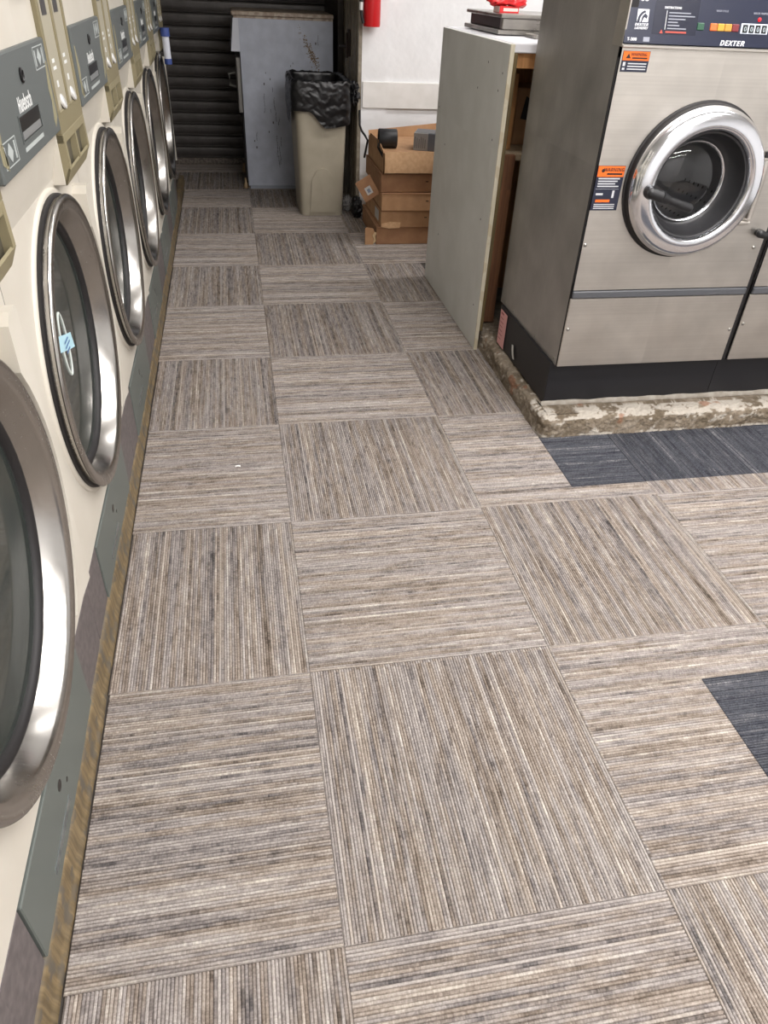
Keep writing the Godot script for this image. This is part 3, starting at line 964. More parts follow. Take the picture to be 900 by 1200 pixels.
	for q in keys:
		begin(); xf = Transform3D(Basis.from_euler(tilt), on.call(q[0], 1.200))
		box(Vector3(-0.0108, -0.009, -0.002), Vector3(0.0108, 0.009, 0.002), 0.0015)
		done("cycle_button", mat("button_" + q[2], q[1], 0.35), cp)
	begin(); xf = Transform3D(Basis.from_euler(tilt), on.call(0.063, 1.200))
	box(Vector3(-0.043, -0.013, -0.002), Vector3(0.043, 0.012, 0.0015), 0.001)
	var disp := done("coin_display", mat("display_white", c8(206, 214, 226), 0.3), cp)
	for k in 4:
		begin(); xf = Transform3D(Basis.from_euler(tilt), on.call(0.033 + k * 0.020, 1.199))
		box(Vector3(-0.0075, -0.0095, 0.0), Vector3(0.0075, 0.0095, 0.0022))
		done("digit_window", mats["gloss_black"], disp)
		text_part("0", 0.011, mat("digit_pale", c8(196, 210, 214), 0.4), disp, on.call(0.033 + k * 0.020, 1.199) + Vector3(0, 0, 0.0028), false, tilt)
	begin(); lathe([Vector2(0.005, 0.0), Vector2(0.004, 0.003), Vector2(0.0005, 0.004)], on.call(0.074, 1.222), Vector3(0, 0.2, 1), 14)
	var led := mat("led_red_glow", c8(200, 30, 40), 0.3)
	led.emission_enabled = true
	led.emission = Color(1.0, 0.08, 0.12)
	led.emission_energy_multiplier = 1.2
	done("indicator_light", led, cp)
	# warning labels
	label_sheet(upper, -H + 0.010, 1.086, 0.083, 0.051, 0.023, false)
	label_sheet(upper, -H + 0.005, 0.708, 0.090, 0.131, 0.032, true)
	# door
	var dc := Vector3(0.0, 0.790, 0.0)
	var Z := Vector3(0, 0, 1)
	var chrome := mat("chrome", c8(236, 238, 243), 0.16, 1.0)
	begin(); lathe([Vector2(0.232, -0.001), Vector2(0.231, 0.004), Vector2(0.226, 0.006), Vector2(0.224, 0.022), Vector2(0.216, 0.024)], dc, Z, 72)
	done("door_seal", mats["rubber"], o)
	begin()
	lathe([Vector2(0.219, 0.020), Vector2(0.222, 0.026), Vector2(0.220, 0.036), Vector2(0.213, 0.050), Vector2(0.206, 0.058), Vector2(0.198, 0.062), Vector2(0.180, 0.066), Vector2(0.168, 0.067), Vector2(0.162, 0.064), Vector2(0.158, 0.056), Vector2(0.156, 0.040)], dc, Z, 96)
	var dr := done("door_ring", chrome, o)
	begin()
	lathe([Vector2(0.158, 0.046), Vector2(0.155, 0.050), Vector2(0.150, 0.048), Vector2(0.146, 0.020), Vector2(0.134, -0.01), Vector2(0.126, -0.020), Vector2(0.118, -0.022)], dc, Z, 72)
	done("inner_ring", mat("inner_grey", c8(52, 52, 54), 0.35), dr)
	begin(); lathe([Vector2(0.122, -0.018), Vector2(0.119, -0.014), Vector2(0.115, -0.016), Vector2(0.113, -0.022)], dc, Z, 64)
	done("glass_bezel", chrome, dr)
	var gm := mat("washer_glass", Color(0.12, 0.12, 0.12, 0.18), 0.03)
	gm.transparency = BaseMaterial3D.TRANSPARENCY_ALPHA
	gm.metallic_specular = 0.75
	begin(); lathe([Vector2(0.116, -0.020), Vector2(0.10, -0.012), Vector2(0.07, -0.004), Vector2(0.035, 0.0), Vector2(0.0005, 0.001)], dc, Z, 64)
	done("glass", gm, dr)
	# drum inside: cylinder with holes drawn as small dark studs on the lower half
	begin(); lathe([Vector2(0.0005, -0.40), Vector2(0.20, -0.40), Vector2(0.20, -0.07), Vector2(0.17, -0.05), Vector2(0.14, -0.03)], dc, Z, 48)
	var drum := done("drum", mat("washer_drum_steel", c8(160, 160, 162), 0.35, 0.8), o)
	begin()
	for a in 14:
		for b in 9:
			var th := lerpf(PI * 1.1, PI * 1.9, a / 13.0)
			var q := dc + Vector3(cos(th) * 0.198, sin(th) * 0.198, -0.10 - b * 0.03)
			lathe([Vector2(0.005, 0.0), Vector2(0.0005, 0.001)], q, Vector3(-cos(th), -sin(th), 0), 8)
	done("drum_hole", mats["rubber"], drum)
	# handle: round boss on the ring and a tapered grip slanting down to the right
	begin()
	lathe([Vector2(0.018, 0.0), Vector2(0.020, 0.012), Vector2(0.016, 0.022), Vector2(0.0005, 0.024)], Vector3(-0.176, 0.778, 0.064), Z, 24)
	var hp := [Vector3(-0.176, 0.778, 0.079), Vector3(-0.140, 0.768, 0.082), Vector3(-0.110, 0.757, 0.082), Vector3(-0.075, 0.746, 0.082), Vector3(-0.036, 0.734, 0.080)]
	var hr := [0.016, 0.017, 0.0115, 0.0125, 0.0145]
	for k in 4: taper(hp[k], hp[k + 1], hr[k], hr[k + 1])
	ball(hp[4], 0.0145); ball(hp[0], 0.016)
	done("handle", mat("handle_black", c8(30, 30, 32), 0.4), dr)
	# hinge at the right of the door
	begin(); box(Vector3(0.222, 0.67, -0.002), Vector3(0.248, 0.875, 0.004), 0.002)
	tube([Vector3(0.234, 0.685, 0.014), Vector3(0.234, 0.86, 0.014)], 0.011, 14)
	box(Vector3(0.20, 0.664, 0.0), Vector3(0.246, 0.676, 0.018), 0.003)
	done("hinge", front, o)
	begin(); box(Vector3(0.226, 0.866, 0.004), Vector3(0.250, 0.884, 0.012), 0.002)
	done("hinge_pin", mats["rubber"], o)
	# latch knob near the right seam
	begin()
	lathe([Vector2(0.012, 0.0), Vector2(0.012, 0.012), Vector2(0.009, 0.016)], Vector3(0.297, 0.636, 0.0), Z, 16)
	for k in 1: taper(Vector3(0.292, 0.637, 0.022), Vector3(0.332, 0.626, 0.026), 0.013, 0.009)
	ball(Vector3(0.292, 0.637, 0.022), 0.013); ball(Vector3(0.332, 0.626, 0.026), 0.009)
	done("latch_knob", mats["handle_black"], o)
	return o

func taper(a: Vector3, b: Vector3, ra: float, rb: float) -> void:
	lathe([Vector2(ra, 0.0), Vector2(rb, (b - a).length())], a, b - a, 18)

func ball(c: Vector3, r: float, seg := 14) -> void:
	var pr := []
	for k in 9:
		var a := lerpf(-PI / 2, PI / 2, k / 8.0)
		pr.append(Vector2(maxf(r * cos(a), 0.0003), r * sin(a)))
	lathe(pr, c, Vector3.UP, seg)

func washers() -> void:
	var names := ["stainless coin washer at the kerb corner, its door and black handle in full view", "stainless coin washer right of the corner washer, cut by the picture edge", "third stainless coin washer along the kerb"]
	var first := make_washer(Vector3(1.338, 0.085, -1.70))
	first.set_meta("label", names[0])
	for k in [1, 2]:
		var d := first.duplicate()
		d.name = numbered("coin_washer")
		add_child(d)
		d.position = Vector3(1.338 + 0.685 * k, 0.085, -1.70)
		d.set_meta("label", names[k])
	# pink inspection sticker on the corner washer's plinth and a scrap of white tape
	var s := thing("plinth_sticker", "pink printed sticker on the black plinth of the corner washer", "sticker")
	begin(); xf = Transform3D(Basis.from_euler(Vector3(0.0, 0, 0)), Vector3(0.9915, 0.165, -2.262))
	box(Vector3(-0.0006, -0.075, -0.042), Vector3(0.0006, 0.075, 0.042), 0.0003)
	done("paper", mat("sticker_pink", c8(226, 168, 166), 0.6), s)
	begin()
	for k in 7:
		var yy := 0.225 - k * 0.018
		box(Vector3(0.9905, yy, -2.294), Vector3(0.9909, yy + (0.008 if k == 0 else 0.003), -2.262 + 0.004 * (k % 3)))
	done("printed_line", mat("sticker_ink", c8(164, 92, 98), 0.6), s)
	var t := thing("tape_scrap", "torn scrap of white tape on the black washer plinth", "tape")
	begin()
	var fn := func(u: float, v: float) -> Vector3: return Vector3(0.9915 - 0.002 * sin(u * 3.0), 0.155 - u * 0.05 + v * 0.004, -2.125 + u * 0.03 + v * 0.02)
	grid(fn, 6, 3, true)
	done("tape", mat("tape_white", c8(226, 226, 222), 0.6), t)

# ---------------------------------------------------------------- the far end
func shutter_bay() -> void:
	var m := mottled("shutter_paint", c8(84, 80, 77), c8(70, 66, 63), 81, 0.42, 1.2, 0.02, 1.2)
	m.metallic = 0.25
	var o := thing("roller_shutter", "dark grey steel roller shutter closing the far end of the aisle", "shutter", Vector3(-0.29, 0, -6.42))
	begin()
	var prof := [Vector2(0.0, 0.0), Vector2(0.008, 0.002), Vector2(0.011, 0.008), Vector2(0.004, 0.013), Vector2(0.007, 0.020), Vector2(0.0095, 0.036), Vector2(0.0095, 0.060), Vector2(0.008, 0.075), Vector2(0.004, 0.083), Vector2(0.0, 0.0858)]
	var sl := func(u: float, v: float) -> Vector3:
		var f := v * (prof.size() - 1)
		var k := mini(int(f), prof.size() - 2)
		var q: Vector2 = prof[k].lerp(prof[k + 1], f - k)
		return Vector3(lerpf(-1.02, 1.02, u), q.y, q.x)
	grid(sl, 2, 27, false)
	st.index()
	var slat := st.commit()
	for k in 27:
		var p := mesh_node("slat", slat, m, o)
		p.position = Vector3(0, 0.05 + k * 0.086, 0)
	begin(); box(Vector3(-1.02, 0.006, -0.01), Vector3(1.02, 0.052, 0.028), 0.004)
	box(Vector3(-1.02, 0.006, 0.0), Vector3(1.02, 0.014, 0.045), 0.002)
	done("bottom_rail", mottled("rail_aluminium", c8(128, 118, 108), c8(92, 84, 76), 82, 0.45, 3.0, 0.05, 2.0), o)
	begin(); box(Vector3(-1.02, 0.0, -0.12), Vector3(1.02, 2.4, -0.02))
	done("backing", mat("shutter_back", c8(40, 38, 36), 0.7), o)
	# the right-hand reveal of the bay with its steel channel
	var brown := mottled("jamb_paint", c8(140, 130, 112), c8(116, 106, 90), 83, 0.5, 1.5, 0.03, 1.4)
	var w := slab("wall_reveal", Vector3(0.745, 0, -6.6), Vector3(0.9, 2.7, -4.76), brown)
	structure(w)
	var j := thing("door_jamb", "brown painted steel door jamb at the corner of the white wall", "jamb")
	begin()
	box(Vector3(0.722, 0.0, -4.80), Vector3(0.900, 2.15, -4.742), 0.003)
	done("corner_post", mottled("jamb_post", c8(158, 150, 134), c8(132, 124, 110), 84, 0.5, 2.0, 0.04, 1.5), j)
	begin(); box(Vector3(0.735, 0.0, -4.835), Vector3(0.746, 2.15, -4.80))
	done("groove", mat("jamb_groove", c8(42, 36, 32), 0.7), j)
	begin(); box(Vector3(0.722, 0.0, -5.36), Vector3(0.746, 2.15, -4.835), 0.003)
	done("guide_channel", brown, j)
	begin()
	for zz in [-4.93, -5.02, -5.18, -5.30]: box(Vector3(0.718, 0.0, zz - 0.008), Vector3(0.723, 2.15, zz + 0.008), 0.001)
	done("channel_rib", brown, j)
	begin(); box(Vector3(0.700, 0.0, -6.40), Vector3(0.746, 2.15, -5.60), 0.004)
	done("shutter_guide", mat("guide_dark", c8(58, 52, 46), 0.6), j)
	# slide bolt
	var b := thing("slide_bolt", "dark rusty slide bolt on the brown door jamb", "bolt")
	begin(); box(Vector3(0.706, 0.93, -5.12), Vector3(0.718, 1.08, -5.07), 0.002)
	tube([Vector3(0.700, 0.92, -5.10), Vector3(0.700, 1.06, -5.10)], 0.008, 8)
	done("bolt_plate", mat("bolt_iron", c8(52, 40, 34), 0.6, 0.4), b)
	begin(); tube([Vector3(0.700, 0.985, -5.10), Vector3(0.684, 0.982, -5.18), Vector3(0.690, 0.968, -5.36)], 0.010, 8)
	done("bolt_handle", mats["bolt_iron"], b)

func old_machine() -> void:
	# side paint with rust and scratches: matter seen on the photograph
	var m := mat("old_blue_grey_paint", Color.WHITE, 0.5)
	var n := fbm(91, 0.02, 4)
	var r := RandomNumberGenerator.new()
	r.seed = 92
	var im := noise_img(320, 512, func(x, y):
		return c8(180, 186, 198).lerp(c8(170, 175, 187), clampf(0.5 + n.get_noise_2d(x, y), 0, 1)))
	var rust := c8(120, 92, 62)
	for k in 260:   # rust specks near the top right
		var a := r.randfn(0.0, 1.0)
		var q := Vector2(245 + a * 14 + r.randfn(0, 5), 95 + a * 26 + r.randfn(0, 6))
		im.fill_rect(Rect2i(int(q.x), int(q.y), r.randi_range(1, 4), r.randi_range(1, 4)), rust.lerp(c8(100, 86, 66), r.randf()))
	for q in [[82, 150, 3], [96, 168, 4], [74, 182, 5], [100, 300, 5], [84, 330, 4], [30, 360, 4], [36, 380, 5], [170, 128, 3], [178, 120, 3], [258, 60, 5]]:
		im.fill_rect(Rect2i(q[0], q[1], q[2] - 1, q[2] + 2), c8(74, 72, 72))
	for q in [[72, 215, 60], [108, 225, 75], [94, 262, 12], [126, 290, 22], [112, 345, 70], [120, 380, 60], [116, 410, 40], [40, 335, 26], [268, 40, 30], [104, 195, 14], [128, 350, 30]]:
		var x: int = q[0]
		for y in q[2]:
			if r.randf() < 0.18: x += r.randi_range(-1, 1)
			if r.randf() < 0.82: im.fill_rect(Rect2i(x, q[1] + y, r.randi_range(1, 2), 1), c8(68, 68, 72))
	m.albedo_texture = tex(im)
	var o := thing("old_machine", "old pale blue-grey appliance with rust and scratches before the shutter", "appliance", Vector3(0.0, 0.0, -5.5))
	var W := 0.655; var D := 0.62
	begin()
	poly([Vector3(0, 0.028, 0), Vector3(W, 0.028, 0), Vector3(W, 1.10, 0), Vector3(0, 1.10, 0)], Vector3(0, 0, 1), [Vector2(0, 1), Vector2(1, 1), Vector2(1, 0), Vector2(0, 0)])
	poly([Vector3(0, 0.028, -D), Vector3(W, 0.028, -D), Vector3(W, 1.10, -D), Vector3(0, 1.10, -D)], Vector3(0, 0, -1), [Vector2(0, 1), Vector2(1, 1), Vector2(1, 0), Vector2(0, 0)])
	poly([Vector3(W, 0.028, 0), Vector3(W, 0.028, -D), Vector3(W, 1.10, -D), Vector3(W, 1.10, 0)], Vector3(1, 0, 0), [Vector2(0, 1), Vector2(1, 1), Vector2(1, 0), Vector2(0, 0)])
	poly([Vector3(0, 1.10, 0), Vector3(W, 1.10, 0), Vector3(W, 1.10, -D), Vector3(0, 1.10, -D)], Vector3.UP, [Vector2(0, 1), Vector2(1, 1), Vector2(1, 0), Vector2(0, 0)])
	poly([Vector3(0, 0.028, 0), Vector3(0, 0.028, -D), Vector3(0, 1.10, -D), Vector3(0, 1.10, 0)], Vector3(-1, 0, 0), [Vector2(0, 1), Vector2(1, 1), Vector2(1, 0), Vector2(0, 0)])
	done("cabinet", m, o)
	begin(); box(Vector3(0.012, 0.0, -D + 0.01), Vector3(W, 0.026, -0.001), 0.002)
	done("base_rail", mat("old_base", c8(150, 156, 166), 0.5), o)
	begin(); box(Vector3(-0.045, 1.112, -D), Vector3(W + 0.004, 1.140, 0.012), 0.006)
	box(Vector3(-0.03, 1.10, -D), Vector3(W, 1.114, 0.002))
	done("top_lid", mottled("lid_metal", c8(176, 162, 144), c8(142, 124, 108), 93, 0.4, 2.5, 0.03, 1.8), o)
	# sloping fascia at the top of the front, proud of the door
	begin(); extrude(PackedVector2Array([Vector2(0.0, 0.905), Vector2(0.0, 1.10), Vector2(-0.035, 1.10), Vector2(-0.062, 0.905)]), -D, -0.002)
	done("fascia", mat("fascia_pale", c8(200, 204, 212), 0.45), o)
	begin(); box(Vector3(-0.035, 0.52, -D + 0.01), Vector3(-0.001, 0.87, -0.02), 0.006)
	done("front_door", mat("old_door_steel", c8(120, 118, 114), 0.4, 0.4), o)
	begin(); box(Vector3(-0.012, 0.06, -D + 0.01), Vector3(-0.001, 0.52, -0.015), 0.003)
	done("lower_front", mat("old_front_dark", c8(34, 33, 35), 0.5), o)
	begin(); tube([Vector3(-0.04, 0.66, -0.30), Vector3(-0.085, 0.67, -0.30), Vector3(-0.088, 0.74, -0.30), Vector3(-0.04, 0.75, -0.30)], 0.013, 10)
	done("door_handle", mat("handle_pale", c8(150, 150, 146), 0.35, 0.5), o)
	for zz in [-0.035, -D + 0.04]:
		begin()
		lathe([Vector2(0.018, 0.0), Vector2(0.022, 0.008), Vector2(0.018, 0.03), Vector2(0.010, 0.045), Vector2(0.009, 0.075)], Vector3(-0.022, 0.0, zz), Vector3.UP, 14)
		done("levelling_foot", mat("foot_brass", c8(150, 128, 98), 0.5, 0.3), o)

func rrect(a: float, hx: float, hz: float, r: float) -> Vector2:
	# superellipse-like rounded rectangle: direction angle to point
	var d := Vector2(cos(a), sin(a))
	var p := 9.0
	var t := pow(pow(absf(d.x) / hx, p) + pow(absf(d.y) / hz, p), -1.0 / p)
	return d * t

func trash_bin() -> void:
	var o := thing("trash_bin", "tall tan plastic waste bin beside the blue-grey appliance", "bin", Vector3(0.482, 0, -4.95))
	var tan := mottled("bin_plastic", c8(176, 168, 150), c8(169, 161, 143), 101, 0.45, 1.5, 0.02, 1.0)
	var ease := func(a: float) -> float: return a
	begin()
	var shell := func(u: float, v: float) -> Vector3:
		var a := u * TAU
		var y := 0.006 + v * 0.80
		var q := rrect(a, lerpf(0.148, 0.176, v), lerpf(0.235, 0.275, v), 0.03)
		var rim := 0.006 * smoothstep(0.955, 0.965, v)
		return Vector3(q.x * (1.0 + rim * 5.0), y, q.y * (1.0 + rim * 4.0))
	grid(shell, 120, 40, true, null, true)
	var inner := func(u: float, v: float) -> Vector3:
		var a := u * TAU
		var q := rrect(a, lerpf(0.172, 0.145, v), lerpf(0.271, 0.23, v), 0.03)
		return Vector3(q.x, 0.806 - v * 0.79, q.y)
	grid(inner, 96, 6, true, null, true)
	var base := func(u: float, v: float) -> Vector3:
		var q := rrect(u * TAU, 0.148, 0.235, 0.03) * (1.0 - v * 0.98)
		return Vector3(q.x, 0.006 - 0.006 * minf(v * 8.0, 1.0), q.y)
	grid(base, 96, 6, true, null, true)
	done("bin_body", tan, o)
	# arched channel embossed low on the front
	begin()
	var lean := 0.04 / 0.8
	var arch := PackedVector2Array()
	for k in 21:
		var a := PI * k / 20.0
		arch.append(Vector2(0.078 * cos(a), 0.20 + 0.115 * sin(a)))
	arch.append(Vector2(-0.088, 0.03)); arch.append(Vector2(0.088, 0.03))
	xf = Transform3D(Basis.from_euler(Vector3(0.05, 0, 0)), Vector3(0.006, 0, 0.2345))
	extrude(arch, 0.0, 0.010)
	done("embossed_arch", tan, o)
	# black bin liner folded over the rim
	var film := mat("liner_black", c8(16, 16, 18), 0.33)
	film.metallic_specular = 0.5
	var bag := thing("bin_liner", "glossy black plastic bin liner folded over the tan bin's rim", "bag", Vector3(0.482, 0, -4.95))
	var n := fbm(103, 1.0, 4)
	begin()
	var drape := func(u: float, v: float) -> Vector3:
		var a := u * TAU
		var d := rrect(a, 1, 1, 0)
		# hem height: a dip to the right of the front, higher on the left
		var fx := cos(a)
		var front := smoothstep(0.3, 0.9, sin(a))
		var hem := 0.63 + 0.02 * sin(a * 5.0)
		var dip := 0.655 - 0.095 * smoothstep(-0.30, 0.10, fx) + 0.03 * smoothstep(0.1, 0.75, fx)
		hem = lerpf(hem, dip, front)
		if fx < -0.55: hem = lerpf(hem, 0.56, smoothstep(-0.55, -0.8, fx) * (1.0 - front))
		var y: float; var k: float
		if v < 0.22:      # inside
			y = lerpf(0.62, 0.815, v / 0.22); k = -0.018
		elif v < 0.36:    # over the rim, bunched
			var w := (v - 0.22) / 0.14
			y = 0.815 + 0.012 * sin(w * PI); k = lerpf(-0.018, 0.014, w)
		else:
			var w := (v - 0.36) / 0.64
			y = lerpf(0.815, hem, w); k = 0.014 + 0.004 * sin(w * PI)
		var q := rrect(a, 0.176 + k, 0.275 + k, 0.03)
		var P := Vector3(q.x, y, q.y)
		var nrm := Vector3(q.x / 0.18, 0, q.y / 0.28).normalized()
		var f: float = n.get_noise_3d(P.x * 8.0, P.y * 15.0, P.z * 9.0) * 0.006 + n.get_noise_3d(P.x * 24.0 + P.y * 14.0, P.y * 18.0, P.z * 24.0) * 0.0035
		var rimfold: float = n.get_noise_3d(P.x * 22.0, 4.0, P.z * 22.0) * 0.016 * exp(-pow((v - 0.34) / 0.07, 2.0))
		return P + nrm * maxf(f + 0.006, 0.0 if v > 0.36 else -0.01) + Vector3(0, rimfold + f * 0.4, 0)
	grid(drape, 260, 54, false, null, true)
	done("liner_film", film, bag)
	begin()
	var knot := func(u: float, v: float) -> Vector3:
		var a := u * TAU; var b := v * PI
		var d := Vector3(cos(a) * sin(b), cos(b), sin(a) * sin(b))
		var f: float = 1.0 + n.get_noise_3d(d.x * 2.6 + 5, d.y * 2.6, d.z * 2.6) * 0.9
		return Vector3(0.213, 0.752, 0.20) + Vector3(d.x * 0.036, d.y * 0.058, d.z * 0.045) * f
	grid(knot, 48, 32, true, null, true)
	done("liner_knot", film, bag)

func cartons() -> void:
	var kraft := mottled("kraft", c8(184, 144, 106), c8(172, 132, 96), 111, 0.85, 2.0, 0.02, 1.2)
	var kraft_dark := mottled("kraft_brown", c8(164, 124, 90), c8(152, 112, 82), 112, 0.85, 2.0, 0.02, 1.2)
	var pale := mottled("kraft_pale", c8(212, 174, 134), c8(200, 160, 120), 113, 0.8, 3.0, 0.04, 1.4)
	var labels := ["bottom cardboard carton of the stack, its side torn open", "second cardboard carton from the floor, its front edge torn", "middle cardboard carton of the stack by the white wall", "fourth cardboard carton up, a labelled flap hanging out", "topmost cardboard carton, open, with a slotted side flap"]
	var ys := [0.006, 0.112, 0.213, 0.316, 0.424, 0.548]
	var xl := [0.748, 0.772, 0.770, 0.766, 0.772]
	var zf := [-4.03, -4.02, -4.005, -4.02, -4.00]
	for k in 5:
		var o := thing("carton", labels[k], "carton", Vector3(xl[k], ys[k], zf[k]), [0.0, 0.01, -0.012, 0.008, 0.0][k], "stacked cardboard cartons")
		var h: float = ys[k + 1] - ys[k]
		var m: Material = [kraft_dark, kraft, kraft, kraft_dark, kraft][k]
		if k < 4:
			begin(); box(Vector3(0, 0, -0.56), Vector3(0.54, h - 0.004, 0), 0.003)
			done("carton_body", m, o)
			begin(); box(Vector3(-0.002, h - 0.0055, -0.562), Vector3(0.542, h - 0.001, 0.004), 0.001)
			done("lid_edge", kraft_dark, o)
		else:
			begin()
			box(Vector3(0, 0, -0.56), Vector3(0.54, 0.003, 0)); box(Vector3(0, 0, -0.004), Vector3(0.54, h - 0.012, 0)); box(Vector3(0, 0, -0.56), Vector3(0.54, h - 0.006, -0.556))
			box(Vector3(0, 0, -0.56), Vector3(0.004, h - 0.012, 0)); box(Vector3(0.536, 0, -0.56), Vector3(0.54, h - 0.012, 0))
			box(Vector3(0.002, h - 0.014, -0.558), Vector3(0.538, h - 0.010, -0.002))
			done("carton_body", m, o)
		if k == 0:    # torn end flap standing out to the left, with a hole beside it
			begin()
			extrude(PackedVector2Array([Vector2(-0.071, 0.0), Vector2(-0.020, 0.0), Vector2(-0.016, 0.03), Vector2(-0.026, 0.055), Vector2(-0.012, 0.075), Vector2(-0.020, 0.098), Vector2(-0.06, 0.104), Vector2(-0.072, 0.10)]), -0.004, 0.0)
			done("torn_flap", kraft, o)
			begin()
			extrude(PackedVector2Array([Vector2(-0.020, 0.0), Vector2(-0.013, 0.03), Vector2(-0.023, 0.055), Vector2(-0.009, 0.076), Vector2(0.004, 0.07), Vector2(-0.006, 0.05), Vector2(0.0, 0.02)]), -0.006, -0.003)
			done("torn_edge", mat("torn_paper", c8(206, 180, 140), 0.9), o)
		elif k == 1:  # torn lower edge
			begin()
			extrude(PackedVector2Array([Vector2(0.004, 0.004), Vector2(0.05, -0.006), Vector2(0.12, -0.004), Vector2(0.125, 0.030), Vector2(0.06, 0.034), Vector2(0.004, 0.022)]), 0.0005, 0.003)
			done("torn_edge", pale, o)
			begin(); box(Vector3(-0.002, 0.02, -0.20), Vector3(-0.0005, 0.08, -0.08))
			done("shipping_label", mat("label_paper", c8(196, 194, 190), 0.7), o)
		elif k == 3:  # open end flap hanging to the left, with a white shipping label
			begin()
			var F := func(u: float, v: float) -> Vector3: return Vector3(-0.060 + 0.067 * u * 1.0 - 0.087 * v * 1.0 + 0.0, 0.086 - 0.108 * u - 0.052 * v, -0.080 + 0.01 * u)
			grid(F, 6, 6, false)
			var fl := done("side_flap", kraft_dark, o)
			begin()
			var G := func(u: float, v: float) -> Vector3: return F.call(0.42 + 0.36 * u, 0.30 + 0.38 * v) + Vector3(0, 0, 0.002)
			grid(G, 2, 2, false)
			done("shipping_label", mats["label_paper"] if mats.has("label_paper") else mat("label_paper", c8(196, 194, 190), 0.7), fl)
			begin()
			var G2 := func(u: float, v: float) -> Vector3: return F.call(0.52 + 0.18 * u, 0.40 + 0.18 * v) + Vector3(0, 0, 0.003)
			grid(G2, 2, 2, false)
			done("printed_mark", mat("label_grey", c8(128, 136, 152), 0.7), fl)
			begin(); extrude_side(-0.002, 0.0, [Vector2(0.0, 0.09), Vector2(-0.30, 0.09), Vector2(-0.30, 0.02), Vector2(-0.05, 0.01)])
			done("end_flap", kraft_dark, o)
		elif k == 4:  # front flap folded down, back flap up, side flap with a hand slot
			begin()
			var ff := func(u: float, v: float) -> Vector3: return Vector3(0.006 + u * 0.53, h - 0.004 - v * 0.112, 0.004 + 0.014 * sin(v * PI * 0.6) + 0.002 * sin(u * 23.0))
			grid(ff, 24, 8, true)
			done("front_flap", pale, o)
			begin()
			var bf := func(u: float, v: float) -> Vector3: return Vector3(0.0 + u * 0.54, h - 0.01 + v * (0.03 + 0.055 * u), -0.556 - v * 0.02)
			grid(bf, 4, 4, false)
			done("back_flap", kraft, o)
			begin()
			extrude_side(-0.004, 0.0, [Vector2(0.0, h - 0.01), Vector2(-0.01, h + 0.002), Vector2(-0.18, h + 0.030), Vector2(-0.46, h + 0.022), Vector2(-0.54, h - 0.012)])
			var sf := done("side_flap", kraft, o)
			begin(); extrude_side(-0.005, -0.0042, [Vector2(-0.02, h - 0.040), Vector2(-0.03, h - 0.012), Vector2(-0.20, h + 0.004), Vector2(-0.21, h - 0.018)])
			done("hand_slot", mat("slot_hole", c8(24, 20, 18), 0.9), sf)
		for q in [1, 2, 3, 4]:
			if q == k:
				begin(); box(Vector3(0.275, h * 0.55, 0.0 if k < 4 else -0.002), Vector3(0.292, h * 0.60, 0.0015))
				done("print_mark", mat("print_ink", c8(60, 44, 34), 0.8), o)
	# black roll and small grey box on the top carton
	var r := thing("tape_roll", "black roll lying on its side on the open carton", "roll", Vector3(0.820, 0.537 + 0.052, -4.16))
	begin()
	lathe([Vector2(0.030, -0.054), Vector2(0.048, -0.056), Vector2(0.052, -0.052), Vector2(0.052, 0.052), Vector2(0.048, 0.056), Vector2(0.030, 0.054), Vector2(0.030, -0.054)], Vector3(0, 0, 0), Vector3(1, 0.0, 0.08), 36)
	done("roll_body", mat("roll_black", c8(30, 31, 34), 0.5), r)
	begin(); lathe([Vector2(0.032, -0.050), Vector2(0.032, 0.050)], Vector3(0, 0, 0), Vector3(1, 0, 0.08), 24)
	done("roll_core", mats["rubber"], r)
	var g := thing("small_box", "small grey printed box on the open carton beside the panel", "box", Vector3(1.045, 0.538, -4.06), -0.35)
	begin(); box(Vector3(-0.085, 0, -0.16), Vector3(0.0, 0.095, 0.0), 0.002)
	var gb := done("box_body", mat("box_grey", c8(150, 148, 146), 0.6), g)
	begin(); box(Vector3(0.0, 0, -0.15), Vector3(0.075, 0.095, -0.004), 0.002)
	done("box_side", mat("box_blue_grey", c8(104, 108, 116), 0.6), g)
	begin(); box(Vector3(-0.08, 0.0952, -0.15), Vector3(0.06, 0.0962, -0.01))
	done("box_top", mat("box_top", c8(96, 96, 98), 0.55), g)
	begin()
	for k in 6: box(Vector3(-0.078 + k * 0.012, 0.014, 0.0), Vector3(-0.073 + k * 0.012, 0.075 - 0.006 * (k % 3), 0.0008))
	done("printed_line", mat("box_print", c8(110, 108, 108), 0.6), gb)

